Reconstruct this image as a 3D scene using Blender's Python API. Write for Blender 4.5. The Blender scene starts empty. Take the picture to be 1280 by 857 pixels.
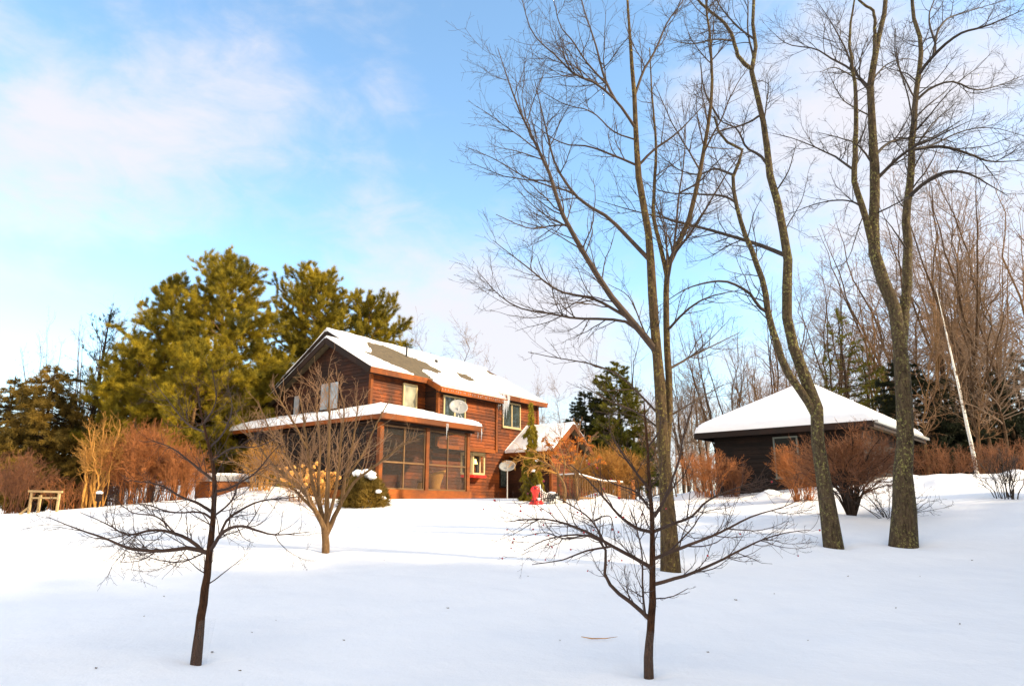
import bpy, bmesh, math, random
import numpy as np
from mathutils import Vector, Matrix
random.seed(7)
PI = math.pi
sc = bpy.context.scene
col = sc.collection

# ------------------------------------------------------------------ camera, world, sun, exposure
FPX = 853.0
PITCH = math.atan((634 - 428.5) / FPX)
cam_d = bpy.data.cameras.new('camera'); cam = bpy.data.objects.new('camera', cam_d); col.objects.link(cam)
cam_d.sensor_width = 36; cam_d.lens = FPX / 1280 * 36
cam_d.clip_start = 0.1; cam_d.clip_end = 5000
cam.location = (0, 0, 0); cam.rotation_euler = (PI / 2 + PITCH, 0, 0)
sc.camera = cam

SUN_AZ = math.radians(-14)      # direction towards the sun, measured from +x
SUN_EL = math.radians(27)
SUNV = Vector((math.cos(SUN_AZ) * math.cos(SUN_EL), math.sin(SUN_AZ) * math.cos(SUN_EL), math.sin(SUN_EL)))
sd = bpy.data.lights.new('sun', 'SUN'); sun = bpy.data.objects.new('sun', sd); col.objects.link(sun)
sd.energy = 3.2; sd.angle = math.radians(2.0); sd.color = (1.0, 0.80, 0.52)
sun.rotation_euler = SUNV.to_track_quat('Z', 'Y').to_euler()
sc.view_settings.view_transform = 'Standard'; sc.view_settings.look = 'None'
sc.view_settings.gamma = 1; sc.view_settings.exposure = 1.3
sc.view_settings.use_curve_mapping = False
sc.render.engine = 'CYCLES'
sc.cycles.max_bounces = 8; sc.cycles.transparent_max_bounces = 12

def cam_ray(px, py):
    a = (px - 640) / FPX; b = (428.5 - py) / FPX
    c, s = math.cos(PITCH), math.sin(PITCH)
    return np.array([a, c - b * s, s + b * c])
def at(px, py, D):
    r = cam_ray(px, py); return r * D / r[1]

w = bpy.data.worlds.new('World'); sc.world = w; w.use_nodes = True
nt = w.node_tree; nt.nodes.clear()
def N_(t, tree=None, **k):
    n = (tree or nt).nodes.new(t)
    for a, v in k.items():
        if a in n.inputs.keys(): n.inputs[a].default_value = v
        else: setattr(n, a, v)
    return n
sky = N_('ShaderNodeTexSky'); sky.sky_type = 'NISHITA'; sky.sun_disc = False
sky.sun_elevation = SUN_EL; sky.sun_rotation = PI / 2 - SUN_AZ
sky.air_density = 1.0; sky.dust_density = 0.6; sky.ozone_density = 1.5
skm = N_('ShaderNodeMix', data_type='RGBA', blend_type='MULTIPLY'); skm.inputs[0].default_value = 1
nt.links.new(sky.outputs[0], skm.inputs[6]); skm.inputs[7].default_value = (1.38, 1.55, 1.50, 1)
tc = N_('ShaderNodeTexCoord')
mp = N_('ShaderNodeMapping'); mp.inputs['Scale'].default_value = (1.6, 1.6, 3.0)
nt.links.new(tc.outputs['Generated'], mp.inputs[0])
nz = N_('ShaderNodeTexNoise', Scale=1.9, Detail=9.0, Roughness=0.56, Distortion=0.25)
nt.links.new(mp.outputs[0], nz.inputs['Vector'])
def math_(op, a, b=None, tree=None, clamp=False):
    n = N_('ShaderNodeMath', tree, operation=op); n.use_clamp = clamp
    t = tree or nt
    for i, v in enumerate((a, b)):
        if v is None: continue
        if isinstance(v, (int, float)): n.inputs[i].default_value = v
        else: t.links.new(v, n.inputs[i])
    return n.outputs[0]
nrm = N_('ShaderNodeVectorMath', operation='NORMALIZE'); nt.links.new(tc.outputs['Generated'], nrm.inputs[0])
nz2 = N_('ShaderNodeTexNoise', Scale=6.5, Detail=8.0, Roughness=0.6, Distortion=0.6)
nt.links.new(mp.outputs[0], nz2.inputs['Vector'])
acc = math_('ADD', math_('MULTIPLY', nz.outputs[0], 2.0), math_('MULTIPLY', nz2.outputs[0], .7))
acc = math_('SUBTRACT', acc, .42)
# cloud masses: direction in the sky, cosine falloff width, strength (negative = a clearing)
blobs = [((150, 60), .20, .42), ((60, 180), .16, .36), ((430, 20), .14, .28), ((250, 150), .10, .25),
         ((20, 290), .09, .25), ((600, 380), .15, .50), ((700, 470), .14, .45), ((480, 340), .08, .32),
         ((1000, 230), .16, .28), ((1250, 200), .2, .5), ((700, 200), .08, .22), ((1150, 420), .25, .45),
         ((390, 250), .07, .14), ((560, 180), .10, -.20), ((350, 180), .08, -.14), ((150, 330), .12, -.16),
         ((640, 330), .05, .1), ((500, 50), .10, .22), ((880, 330), .08, -.15), ((930, 100), .12, .1), ((320, 310), .10, -.05)]
for (px, py), wd, st in blobs:
    d = Vector(cam_ray(px, py)).normalized()
    dp = N_('ShaderNodeVectorMath', operation='DISTANCE'); nt.links.new(nrm.outputs[0], dp.inputs[0]); dp.inputs[1].default_value = d
    q = math_('DIVIDE', dp.outputs['Value'], wd * 1.25)
    q = math_('MULTIPLY', math_('MULTIPLY', q, q), -1.0)
    q = math_('EXPONENT', q)
    acc = math_('ADD', acc, math_('MULTIPLY', q, st * .75))
sxyz = N_('ShaderNodeSeparateXYZ'); nt.links.new(nrm.outputs[0], sxyz.inputs[0])
hq = math_('DIVIDE', sxyz.outputs[2], .14); hq = math_('EXPONENT', math_('MULTIPLY', math_('MULTIPLY', hq, hq), -1.0))
acc = math_('ADD', acc, math_('MULTIPLY', hq, .6))
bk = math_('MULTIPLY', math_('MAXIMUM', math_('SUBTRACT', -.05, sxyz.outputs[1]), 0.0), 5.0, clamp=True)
acc = math_('ADD', acc, bk)  # extra unseen cloud cover behind the viewer, added for neutral fill light
mr = N_('ShaderNodeMapRange', interpolation_type='SMOOTHSTEP'); nt.links.new(acc, mr.inputs[0])
mr.inputs[1].default_value = 0.98; mr.inputs[2].default_value = 1.78; mr.inputs[3].default_value = 0.0; mr.inputs[4].default_value = 0.95
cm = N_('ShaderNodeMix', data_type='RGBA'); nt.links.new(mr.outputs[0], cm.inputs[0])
nt.links.new(skm.outputs[2], cm.inputs[6]); cb = N_('ShaderNodeMix', data_type='RGBA'); nt.links.new(bk, cb.inputs[0])      # unseen brighter cloud behind the viewer, added to lift light on the snow
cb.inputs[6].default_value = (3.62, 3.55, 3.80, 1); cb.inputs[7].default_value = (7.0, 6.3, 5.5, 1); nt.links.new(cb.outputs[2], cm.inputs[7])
bg = N_('ShaderNodeBackground'); bg.inputs[1].default_value = 0.105
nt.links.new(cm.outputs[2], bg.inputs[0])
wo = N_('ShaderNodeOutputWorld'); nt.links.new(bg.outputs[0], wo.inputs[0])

# ------------------------------------------------------------------ object helpers
def tag(o, label=None, cat=None, group=None, kind=None):
    if label: o['label'] = label
    if cat: o['category'] = cat
    if group: o['group'] = group
    if kind: o['kind'] = kind
    return o
def empty(name, loc, rz=0, label=None, cat=None, group=None):
    o = bpy.data.objects.new(name, None); col.objects.link(o); o.empty_display_size = .3
    o.location = tuple(float(v) for v in loc); o.rotation_euler = (0, 0, rz)
    return tag(o, label, cat, group)
def copy_tree(o, parent=None):
    c = o.copy(); col.objects.link(c); c.parent = parent
    for ch in o.children: copy_tree(ch, c)
    return c
def link(name, me, mat, parent=None, smooth=False):
    if mat is not None and not me.materials:
        me.materials.append(mat)
    if smooth: me.polygons.foreach_set('use_smooth', np.ones(len(me.polygons), bool))
    o = bpy.data.objects.new(name, me); col.objects.link(o); o.parent = parent
    return o
def np_mesh(name, V, F):
    """V (n,3), F list of (m,k) int arrays"""
    me = bpy.data.meshes.new(name)
    V = np.ascontiguousarray(V, dtype=np.float32)
    me.vertices.add(len(V)); me.vertices.foreach_set('co', V.ravel())
    idx = np.concatenate([f.ravel() for f in F]).astype(np.int32)
    cnt = np.concatenate([np.full(len(f), f.shape[1]) for f in F]).astype(np.int32)
    me.loops.add(len(idx)); me.loops.foreach_set('vertex_index', idx)
    st = np.concatenate([[0], np.cumsum(cnt)[:-1]]).astype(np.int32)
    me.polygons.add(len(cnt)); me.polygons.foreach_set('loop_start', st)
    me.update(calc_edges=True); me.validate()
    return me
class MB:
    def __init__(s): s.v = []; s.f = []
    def add(s, vs, fs):
        b = len(s.v); s.v += [tuple(map(float, v)) for v in vs]; s.f += [tuple(i + b for i in f) for f in fs]; return s
    def box(s, x0, x1, y0, y1, z0, z1):
        return s.add([(x0, y0, z0), (x1, y0, z0), (x1, y1, z0), (x0, y1, z0), (x0, y0, z1), (x1, y0, z1), (x1, y1, z1), (x0, y1, z1)],
                     [(0, 3, 2, 1), (4, 5, 6, 7), (0, 1, 5, 4), (1, 2, 6, 5), (2, 3, 7, 6), (3, 0, 4, 7)])
    def bar(s, a, b, w=.05, h=None, up=(0, 0, 1)):
        a, b = Vector(a), Vector(b); h = h or w
        d = (b - a).normalized(); u = Vector(up)
        if abs(d.dot(u)) > .95: u = Vector((1, 0, 0))
        x = d.cross(u).normalized() * w / 2; y = x.cross(d).normalized() * h / 2
        vs = [a - x - y, a + x - y, a + x + y, a - x + y, b - x - y, b + x - y, b + x + y, b - x + y]
        return s.add(vs, [(3, 2, 1, 0), (4, 5, 6, 7), (0, 1, 5, 4), (1, 2, 6, 5), (2, 3, 7, 6), (3, 0, 4, 7)])
    def tube(s, pts, rad, n=8, cap=True):
        pts = [Vector(p) for p in pts]
        if not hasattr(rad, '__len__'): rad = [rad] * len(pts)
        b = len(s.v); prev = None
        for i, p in enumerate(pts):
            d = (pts[min(i + 1, len(pts) - 1)] - pts[max(i - 1, 0)]).normalized()
            u = prev if prev is not None else (Vector((0, 0, 1)) if abs(d.z) < .9 else Vector((1, 0, 0)))
            x = (u - d * u.dot(d)).normalized(); prev = x; y = d.cross(x)
            for k in range(n):
                a = 2 * PI * k / n; q = p + (x * math.cos(a) + y * math.sin(a)) * rad[i]; s.v.append(tuple(q))
        for i in range(len(pts) - 1):
            for k in range(n):
                k2 = (k + 1) % n
                s.f.append((b + i * n + k, b + i * n + k2, b + (i + 1) * n + k2, b + (i + 1) * n + k))
        if cap:
            s.f.append(tuple(b + k for k in reversed(range(n)))); e = b + (len(pts) - 1) * n
            s.f.append(tuple(e + k for k in range(n)))
        return s
    def lathe(s, prof, n=16, c=(0, 0, 0)):
        b = len(s.v)
        for r, z in prof:
            for k in range(n):
                a = 2 * PI * k / n; s.v.append((c[0] + r * math.cos(a), c[1] + r * math.sin(a), c[2] + z))
        for i in range(len(prof) - 1):
            for k in range(n):
                k2 = (k + 1) % n
                s.f.append((b + i * n + k, b + i * n + k2, b + (i + 1) * n + k2, b + (i + 1) * n + k))
        s.f.append(tuple(b + k for k in reversed(range(n)))); e = b + (len(prof) - 1) * n
        s.f.append(tuple(e + k for k in range(n)))
        return s
    def blob(s, c, r, n=10, m=7, jit=.12, seed=0):
        rg = random.Random(seed); b = len(s.v)
        r = r if hasattr(r, '__len__') else (r, r, r)
        s.v.append((c[0], c[1], c[2] - r[2]))
        for i in range(1, m):
            ph = PI * i / m
            for k in range(n):
                a = 2 * PI * k / n; j = 1 + rg.uniform(-jit, jit)
                s.v.append((c[0] + r[0] * j * math.sin(ph) * math.cos(a), c[1] + r[1] * j * math.sin(ph) * math.sin(a), c[2] - r[2] * j * math.cos(ph)))
        s.v.append((c[0], c[1], c[2] + r[2])); e = len(s.v) - 1
        for k in range(n):
            s.f.append((b, b + 1 + (k + 1) % n, b + 1 + k)); s.f.append((e, b + 1 + (m - 2) * n + k, b + 1 + (m - 2) * n + (k + 1) % n))
        for i in range(m - 2):
            for k in range(n):
                k2 = (k + 1) % n; q = b + 1 + i * n
                s.f.append((q + k, q + k2, q + n + k2, q + n + k))
        return s
    def build(s, name, mat, parent=None, smooth=False, bevel=0):
        me = bpy.data.meshes.new(name); me.from_pydata(s.v, [], s.f); me.update()
        o = link(name, me, mat, parent, smooth)
        if bevel:
            m = o.modifiers.new('bevel', 'BEVEL'); m.width = bevel; m.segments = 2; m.limit_method = 'ANGLE'
        return o

# ------------------------------------------------------------------ materials
def new_mat(name):
    m = bpy.data.materials.new(name); m.use_nodes = True; t = m.node_tree
    return m, t, t.nodes['Principled BSDF']
def ramp(t, fac, stops):
    r = t.nodes.new('ShaderNodeValToRGB'); t.links.new(fac, r.inputs[0])
    el = r.color_ramp.elements
    while len(el) < len(stops): el.new(.5)
    for e, (p, c) in zip(el, stops): e.position = p; e.color = (*c, 1)
    return r.outputs[0]
def noise(t, scale, detail=4, rough=.55, vec=None, sc3=None, dist=0):
    tcn = t.nodes.new('ShaderNodeTexCoord'); v = tcn.outputs['Object'] if vec is None else vec
    if sc3:
        m = t.nodes.new('ShaderNodeMapping'); m.inputs['Scale'].default_value = sc3; t.links.new(v, m.inputs[0]); v = m.outputs[0]
    n = t.nodes.new('ShaderNodeTexNoise'); n.inputs['Scale'].default_value = scale; n.inputs['Detail'].default_value = detail
    n.inputs['Roughness'].default_value = rough; n.inputs['Distortion'].default_value = dist
    t.links.new(v, n.inputs['Vector']); return n.outputs[0]
def bump(t, p, h, strength=.4, dist=.02):
    b = t.nodes.new('ShaderNodeBump'); b.inputs['Strength'].default_value = strength; b.inputs['Distance'].default_value = dist
    t.links.new(h, b.inputs['Height']); t.links.new(b.outputs[0], p.inputs['Normal'])
def mix(t, fac, a, b, mode='MIX'):
    m = t.nodes.new('ShaderNodeMix'); m.data_type = 'RGBA'; m.blend_type = mode
    for i, v in ((0, fac), (6, a), (7, b)):
        if isinstance(v, (int, float)): m.inputs[i].default_value = v
        elif isinstance(v, tuple): m.inputs[i].default_value = (*v, 1)
        else: t.links.new(v, m.inputs[i])
    return m.outputs[2]
def plain(name, c, rough=.6, var=.15, scale=6, metal=0, bmp=0):
    m, t, p = new_mat(name)
    n = noise(t, scale, 5)
    t.links.new(ramp(t, n, [(.3, tuple(x * (1 - var) for x in c)), (.7, tuple(min(1, x * (1 + var)) for x in c))]), p.inputs['Base Color'])
    p.inputs['Roughness'].default_value = rough; p.inputs['Metallic'].default_value = metal
    if bmp: bump(t, p, n, bmp)
    return m
def bark(name, c1, c2, lichen=None, lo=.56, fine=1):
    m, t, p = new_mat(name)
    n = noise(t, 22 * fine, 7, .72, sc3=(1, 1, .22), dist=.6)
    c = ramp(t, n, [(.32, c1), (.66, c2)])
    if lichen:
        l = noise(t, 17, 8, .78)
        f = ramp(t, l, [(lo, (0, 0, 0)), (lo + .05, (1, 1, 1))])
        l2 = noise(t, 1.3, 2)
        c = mix(t, math_('MULTIPLY', f, ramp(t, l2, [(.4, (.25, .25, .25)), (.6, (1, 1, 1))]), t), c, lichen)
    t.links.new(c, p.inputs['Base Color']); p.inputs['Roughness'].default_value = .9
    p.inputs['Specular IOR Level'].default_value = .2
    bump(t, p, n, 1.0, .05)
    return m
def leafmat(name, c1, c2, scale=1.2, trans=.25):
    m, t, p = new_mat(name)
    c = ramp(t, noise(t, scale, 5, .6), [(.35, c1), (.65, c2)])
    t.links.new(c, p.inputs['Base Color']); p.inputs['Roughness'].default_value = .65; p.inputs['Specular IOR Level'].default_value = .25
    tr = t.nodes.new('ShaderNodeBsdfTranslucent'); t.links.new(c, tr.inputs[0])
    mx = t.nodes.new('ShaderNodeMixShader'); mx.inputs[0].default_value = trans
    t.links.new(p.outputs[0], mx.inputs[1]); t.links.new(tr.outputs[0], mx.inputs[2])
    t.links.new(mx.outputs[0], t.nodes['Material Output'].inputs[0])
    return m
M = {}
def snowmat(name, sc1=.7, st=.25):
    m, t, p = new_mat(name)
    a = noise(t, sc1, 8, .6); b = noise(t, 28, 5, .7)
    t.links.new(ramp(t, a, [(.3, (.87, .87, .885)), (.7, (.915, .91, .915))]), p.inputs['Base Color'])
    p.inputs['Roughness'].default_value = .72; p.inputs['Specular IOR Level'].default_value = .3
    h = math_('ADD', math_('MULTIPLY', a, 1.0, t), math_('MULTIPLY', b, .07, t), t)
    bump(t, p, h, st, .12)
    return m
M['snow'] = snowmat('snow_cover', .9, .5)
M['snow_roof'] = snowmat('snow_on_things', 1.6, .3)
M['bark_maple'] = bark('bark_grey_lichen', (.014, .009, .005), (.15, .096, .046), (.36, .29, .07), .55)
M['bark_big'] = bark('bark_dark_lichen', (.013, .009, .006), (.13, .092, .054), (.30, .28, .09), .535)
M['bark_crab'] = bark('bark_crabapple', (.020, .009, .005), (.12, .052, .022), (.2, .15, .08), .66, 3)
M['bark_warm'] = bark('bark_warm_brown', (.10, .055, .025), (.26, .15, .065))
M['bark_bg'] = bark('bark_woods', (.025, .015, .009), (.12, .07, .036))
M['bark_dark'] = bark('bark_dark', (.02, .013, .01), (.07, .045, .03))
M['twig_maple'] = plain('twig_maple', (.055, .032, .018), .8, .3)
M['twig_dark'] = plain('twig_dark', (.036, .025, .018), .8, .3)
M['twig_crab'] = plain('twig_crab', (.050, .024, .013), .8, .3)
M['twig_bg'] = plain('twig_woods', (.17, .10, .052), .85, .3, 1)
M['twig_grey'] = plain('twig_grey', (.20, .135, .09), .85, .25, 1)
M['twig_warm'] = plain('twig_warm', (.26, .14, .065), .8, .3, 1)
M['twig_red'] = plain('twig_red', (.19, .072, .026), .8, .55, 3)
M['twig_orange'] = plain('twig_orange', (.33, .115, .028), .8, .55, 3)
M['twig_gold'] = plain('twig_gold', (.42, .20, .035), .8, .35, 3)
M['pine_gold'] = leafmat('pine_needles', (.085, .08, .008), (.44, .32, .018))
M['pine_green'] = leafmat('pine_needles_green', (.06, .07, .010), (.25, .22, .02))
M['pine_bronze'] = leafmat('hemlock_needles_bronze', (.08, .06, .012), (.26, .16, .025), .8)
M['spruce'] = leafmat('spruce_needles', (.022, .03, .012), (.065, .065, .02))
M['spruce_dark'] = leafmat('spruce_needles_dark', (.012, .018, .010), (.03, .035, .014))
M['dry_leaf'] = leafmat('dry_leaves', (.42, .12, .015), (.60, .22, .03), 4)
M['berry'] = plain('berry', (.35, .01, .015), .35, .2)

def wood(name, c1, c2, stain, board=.15, rough=.7):
    m, t, p = new_mat(name)
    g = noise(t, 3, 6, .65, sc3=(1.2, 1.2, 26))
    c = ramp(t, g, [(.3, c1), (.7, c2)])
    tcn = t.nodes.new('ShaderNodeTexCoord')
    sep = t.nodes.new('ShaderNodeSeparateXYZ'); t.links.new(tcn.outputs['Object'], sep.inputs[0])
    fl = math_('FLOOR', math_('DIVIDE', sep.outputs[2], board, t), None, t)
    fx = math_('FLOOR', math_('DIVIDE', math_('ADD', sep.outputs[0], sep.outputs[1], t), 1.9, t), None, t)
    cb = t.nodes.new('ShaderNodeCombineXYZ'); t.links.new(fl, cb.inputs[2]); t.links.new(fx, cb.inputs[0])
    wn = t.nodes.new('ShaderNodeTexWhiteNoise'); t.links.new(cb.outputs[0], wn.inputs['Vector'])
    hv = t.nodes.new('ShaderNodeHueSaturation'); t.links.new(c, hv.inputs['Color'])
    vv = t.nodes.new('ShaderNodeMapRange'); t.links.new(wn.outputs['Value'], vv.inputs[0]); vv.inputs[3].default_value = .45; vv.inputs[4].default_value = 1.3
    t.links.new(vv.outputs[0], hv.inputs['Value'])
    s = noise(t, .55, 6, .7)
    f = ramp(t, s, [(.44, (0, 0, 0)), (.60, (.85, .85, .85))])
    c = mix(t, f, hv.outputs[0], stain)
    t.links.new(c, p.inputs['Base Color']); p.inputs['Roughness'].default_value = rough; p.inputs['Specular IOR Level'].default_value = .25
    bump(t, p, g, .3, .01)
    return m
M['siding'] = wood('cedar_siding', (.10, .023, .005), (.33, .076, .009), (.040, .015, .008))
M['siding_shade'] = wood('shaded_siding', (.030, .010, .005), (.066, .022, .009), (.014, .007, .005))  # same cedar, darker: shade of the walls facing away from the sun
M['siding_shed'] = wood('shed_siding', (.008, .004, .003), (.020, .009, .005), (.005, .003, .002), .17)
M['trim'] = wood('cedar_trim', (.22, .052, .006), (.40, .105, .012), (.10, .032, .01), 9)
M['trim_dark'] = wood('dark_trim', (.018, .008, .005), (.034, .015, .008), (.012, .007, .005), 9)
M['deckwood'] = wood('deck_wood', (.16, .085, .035), (.34, .18, .07), (.10, .06, .035), 9)
M['lumber'] = wood('pale_lumber', (.45, .30, .14), (.6, .42, .2), (.3, .2, .1), 9)
M['tub'] = wood('tub_wood', (.42, .14, .03), (.62, .22, .05), (.3, .1, .03), 9)
M['frame'] = plain('tan_window_frame', (.50, .38, .19), .5, .08)
M['white'] = plain('white_paint', (.7, .68, .62), .5, .08)
def glass(name, c, rough=.04):
    m, t, p = new_mat(name)
    t.links.new(ramp(t, noise(t, 1.6, 3), [(.35, tuple(x * .5 for x in c)), (.65, c)]), p.inputs['Base Color'])
    p.inputs['Roughness'].default_value = rough; p.inputs['Specular IOR Level'].default_value = .9
    p.inputs['Coat Weight'].default_value = .5; p.inputs['Coat Roughness'].default_value = .02
    return m
M['glass'] = glass('window_glass', (.05, .065, .06))
M['glass_pale'] = glass('window_glass_sky_tint', (.42, .46, .50), .12)  # pale blue-grey base colour paints in the reflected sky
m, t, p = new_mat('dark_shed_glass'); p.inputs['Base Color'].default_value = (.012, .014, .012, 1); p.inputs['Roughness'].default_value = .2; p.inputs['Specular IOR Level'].default_value = .08
M['shed_glass'] = m
M['curtain'] = glass('window_with_cream_curtain', (.42, .41, .30), .15)
m, t, p = new_mat('shingles')
n1 = noise(t, 5, 5); br = t.nodes.new('ShaderNodeTexBrick'); tcx = t.nodes.new('ShaderNodeTexCoord')
mpx = t.nodes.new('ShaderNodeMapping'); mpx.inputs['Scale'].default_value = (3.2, 3.2, 1); t.links.new(tcx.outputs['Object'], mpx.inputs[0])
t.links.new(mpx.outputs[0], br.inputs[0]); br.inputs['Color1'].default_value = (.085, .06, .03, 1); br.inputs['Color2'].default_value = (.14, .10, .05, 1)
br.inputs['Mortar'].default_value = (.07, .05, .035, 1); br.inputs['Mortar Size'].default_value = .03; br.inputs['Scale'].default_value = 1
t.links.new(mix(t, .5, br.outputs[0], ramp(t, n1, [(.3, (.06, .045, .022)), (.7, (.17, .125, .06))])), p.inputs['Base Color']); p.inputs['Roughness'].default_value = .95
M['shingle'] = m
m, t, p = new_mat('insect_screen')
p.inputs['Base Color'].default_value = (.022, .018, .014, 1); p.inputs['Roughness'].default_value = .7
tr = t.nodes.new('ShaderNodeBsdfTransparent'); mx = t.nodes.new('ShaderNodeMixShader'); mx.inputs[0].default_value = .42
t.links.new(tr.outputs[0], mx.inputs[1]); t.links.new(p.outputs[0], mx.inputs[2]); t.links.new(mx.outputs[0], t.nodes['Material Output'].inputs[0])
M['screen'] = m
m, t, p = new_mat('ice'); p.inputs['Base Color'].default_value = (.85, .9, .95, 1); p.inputs['Roughness'].default_value = .15
p.inputs['Transmission Weight'].default_value = .55; p.inputs['IOR'].default_value = 1.31
M['ice'] = m
M['metal'] = plain('galvanised_metal', (.42, .42, .42), .4, .1, 8, .6)
M['dish'] = plain('satellite_dish_grey', (.30, .30, .29), .45, .12, 5)
M['black'] = plain('dark_plastic', (.02, .02, .02), .5)
M['red'] = plain('red_paint', (.72, .02, .012), .4, .1)
M['wicker'] = plain('wicker', (.70, .33, .07), .7, .3, 30, bmp=.5)
M['cushion'] = plain('brown_cushion', (.25, .11, .04), .8)
M['greycover'] = plain('grey_vinyl_cover', (.35, .36, .37), .6, .1)
m, t, p = new_mat('plastic_guard')
p.inputs['Base Color'].default_value = (.75, .77, .78, 1); p.inputs['Roughness'].default_value = .2
tr = t.nodes.new('ShaderNodeBsdfTransparent'); mx = t.nodes.new('ShaderNodeMixShader'); mx.inputs[0].default_value = .03
t.links.new(tr.outputs[0], mx.inputs[1]); t.links.new(p.outputs[0], mx.inputs[2]); t.links.new(mx.outputs[0], t.nodes['Material Output'].inputs[0])
M['guard'] = m
m, t, p = new_mat('zebra_stripes')
wv = t.nodes.new('ShaderNodeTexWave'); wv.inputs['Scale'].default_value = 5.5; wv.inputs['Distortion'].default_value = 2.5; wv.inputs['Detail'].default_value = 1
tcx = t.nodes.new('ShaderNodeTexCoord'); t.links.new(tcx.outputs['Object'], wv.inputs[0])
t.links.new(ramp(t, wv.outputs[1], [(.46, (.02, .02, .02)), (.54, (.78, .76, .70))]), p.inputs['Base Color']); p.inputs['Roughness'].default_value = .5
M['zebra'] = m
m, t, p = new_mat('birch_bark')
b1 = noise(t, 2.2, 6, .7, sc3=(2, 2, 6))
t.links.new(ramp(t, b1, [(.36, (.05, .04, .035)), (.42, (.72, .68, .60)), (.8, (.82, .80, .74))]), p.inputs['Base Color']); p.inputs['Roughness'].default_value = .6
M['birch'] = m

# ------------------------------------------------------------------ ground
YB = [-60, 0, 7.5, 13, 15, 18, 22, 25, 30, 60, 3000]
ZB = [-4, -1.8, -1.51, -1.05, -.77, -.42, -.03, .30, .34, .34, .34]
XL = [-200, -30, -18, -14.5, -10.5, -8.9, -6.6, 0, 6, 9, 11, 13, 16, 25, 60, 200]
ZL = [-.9, -.75, -.52, -.24, .10, .16, .0, .02, -.03, .20, .48, .75, .88, 1.0, 1.4, 1.6]
YB2 = np.linspace(-60, 200, 2601); ZB2 = np.interp(YB2, YB, ZB)
k = np.hanning(27); k /= k.sum(); ZB2 = np.convolve(np.pad(ZB2, 13, 'edge'), k, 'valid')
XL2 = np.linspace(-200, 200, 4001); ZL2 = np.interp(XL2, XL, ZL); k = np.hanning(31); k /= k.sum(); ZL2 = np.convolve(np.pad(ZL2, 15, 'edge'), k, 'valid')
MOUNDS = [(-8.7, 25.2, 1.1, .35), (-7.7, 24.6, .7, .28), (-9.9, 26.0, .9, .3), (11.2, 22.2, .9, .14), (12.3, 22.6, .8, .22), (13.3, 21.8, .9, .28), (14.6, 21.6, 1.3, .18),
          (6.6, 25.2, .8, .28), (16.2, 22.0, 1.2, .25), (11.9, 21.6, .5, .14), (13.0, 21.0, .5, .14), (12.6, 22.1, .4, .2), (13.8, 21.2, .45, .18), (14.7, 20.9, .4, .16), (15.6, 21.4, .5, .2), (11.0, 21.7, .4, .12), (2.9, 13.0, .8, -.05), (8.3, 15.1, 1.0, -.06), (6.8, 15, .7, -.05),
          (8.6, 23.3, .6, .3), (3.3, 26.0, .8, .25), (8.5, 18.0, 1.4, .12)]
WELLS = [(2.9, 13.0, .42), (6.8, 15.0, .42), (8.28, 15.1, .5), (-3.8, 14.5, .3), (-3.2, 7.5, .24), (1.3, 7.1, .24), (8.83, 18.2, .4)]
def height(x, y):
    x = np.asarray(x, float); y = np.asarray(y, float)
    z = np.interp(y, YB2, ZB2)
    f = np.clip((y - 10) / 12, 0, 1); f = f * f * (3 - 2 * f)
    z = z + f * np.interp(x, XL2, ZL2)
    for mx_, my_, r, h in MOUNDS:
        z = z + h * np.exp(-((x - mx_) ** 2 + (y - my_) ** 2) / (r * r * .6))
    for mx_, my_, r in WELLS:
        d2 = ((x - mx_) ** 2 + (y - my_) ** 2) / (r * r); z = z - .07 * np.exp(-d2) + .035 * np.exp(-((x - mx_ + r * 1.2) ** 2 + (y - my_ + r * .9) ** 2) / (r * r * 1.4))
    z = z + .035 * np.sin(x * .55 + 1.3 * np.sin(y * .31)) * np.sin(y * .47 + .8 * np.sin(x * .23)) * np.clip((24 - y) / 6, 0, 1)
    z = z + .012 * np.sin(x * 1.9 + y * .7) * np.sin(y * 1.3 - x * .5) * np.clip((24 - y) / 6, 0, 1)
    z = z + .006 * np.sin(x * 5.1 + 2 * np.sin(y * 1.7)) * np.sin(y * 6.3 + 1.5 * np.sin(x * 2.1)) * np.clip((24 - y) / 6, 0, 1)
    q = np.clip((x - 5.2) / .8, 0, 1) * np.clip((8.2 - y) / .8, 0, 1)
    z = z + .05 * q * (np.sin(x * 9) * np.sin(y * 11 + x * 3))
    return z
def hz(x, y): return float(height(x, y))
xs = np.concatenate([-np.geomspace(2600, 26, 18), np.arange(-25, 30.01, .12), np.geomspace(31, 2600, 18)])
ys = np.concatenate([-np.geomspace(600, 3, 10), np.arange(2, 31, .12), np.geomspace(32, 3000, 24)])
X, Y = np.meshgrid(xs, ys); Z = height(X, Y)
V = np.stack([X.ravel(), Y.ravel(), Z.ravel()], 1); nx, ny = len(xs), len(ys)
I = (np.arange(ny - 1)[:, None] * nx + np.arange(nx - 1)[None]).ravel()
g = link('snow_ground', np_mesh('snow_ground', V, [np.stack([I, I + 1, I + nx + 1, I + nx], 1)]), M['snow'], None, True)
tag(g, kind='structure')

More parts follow.
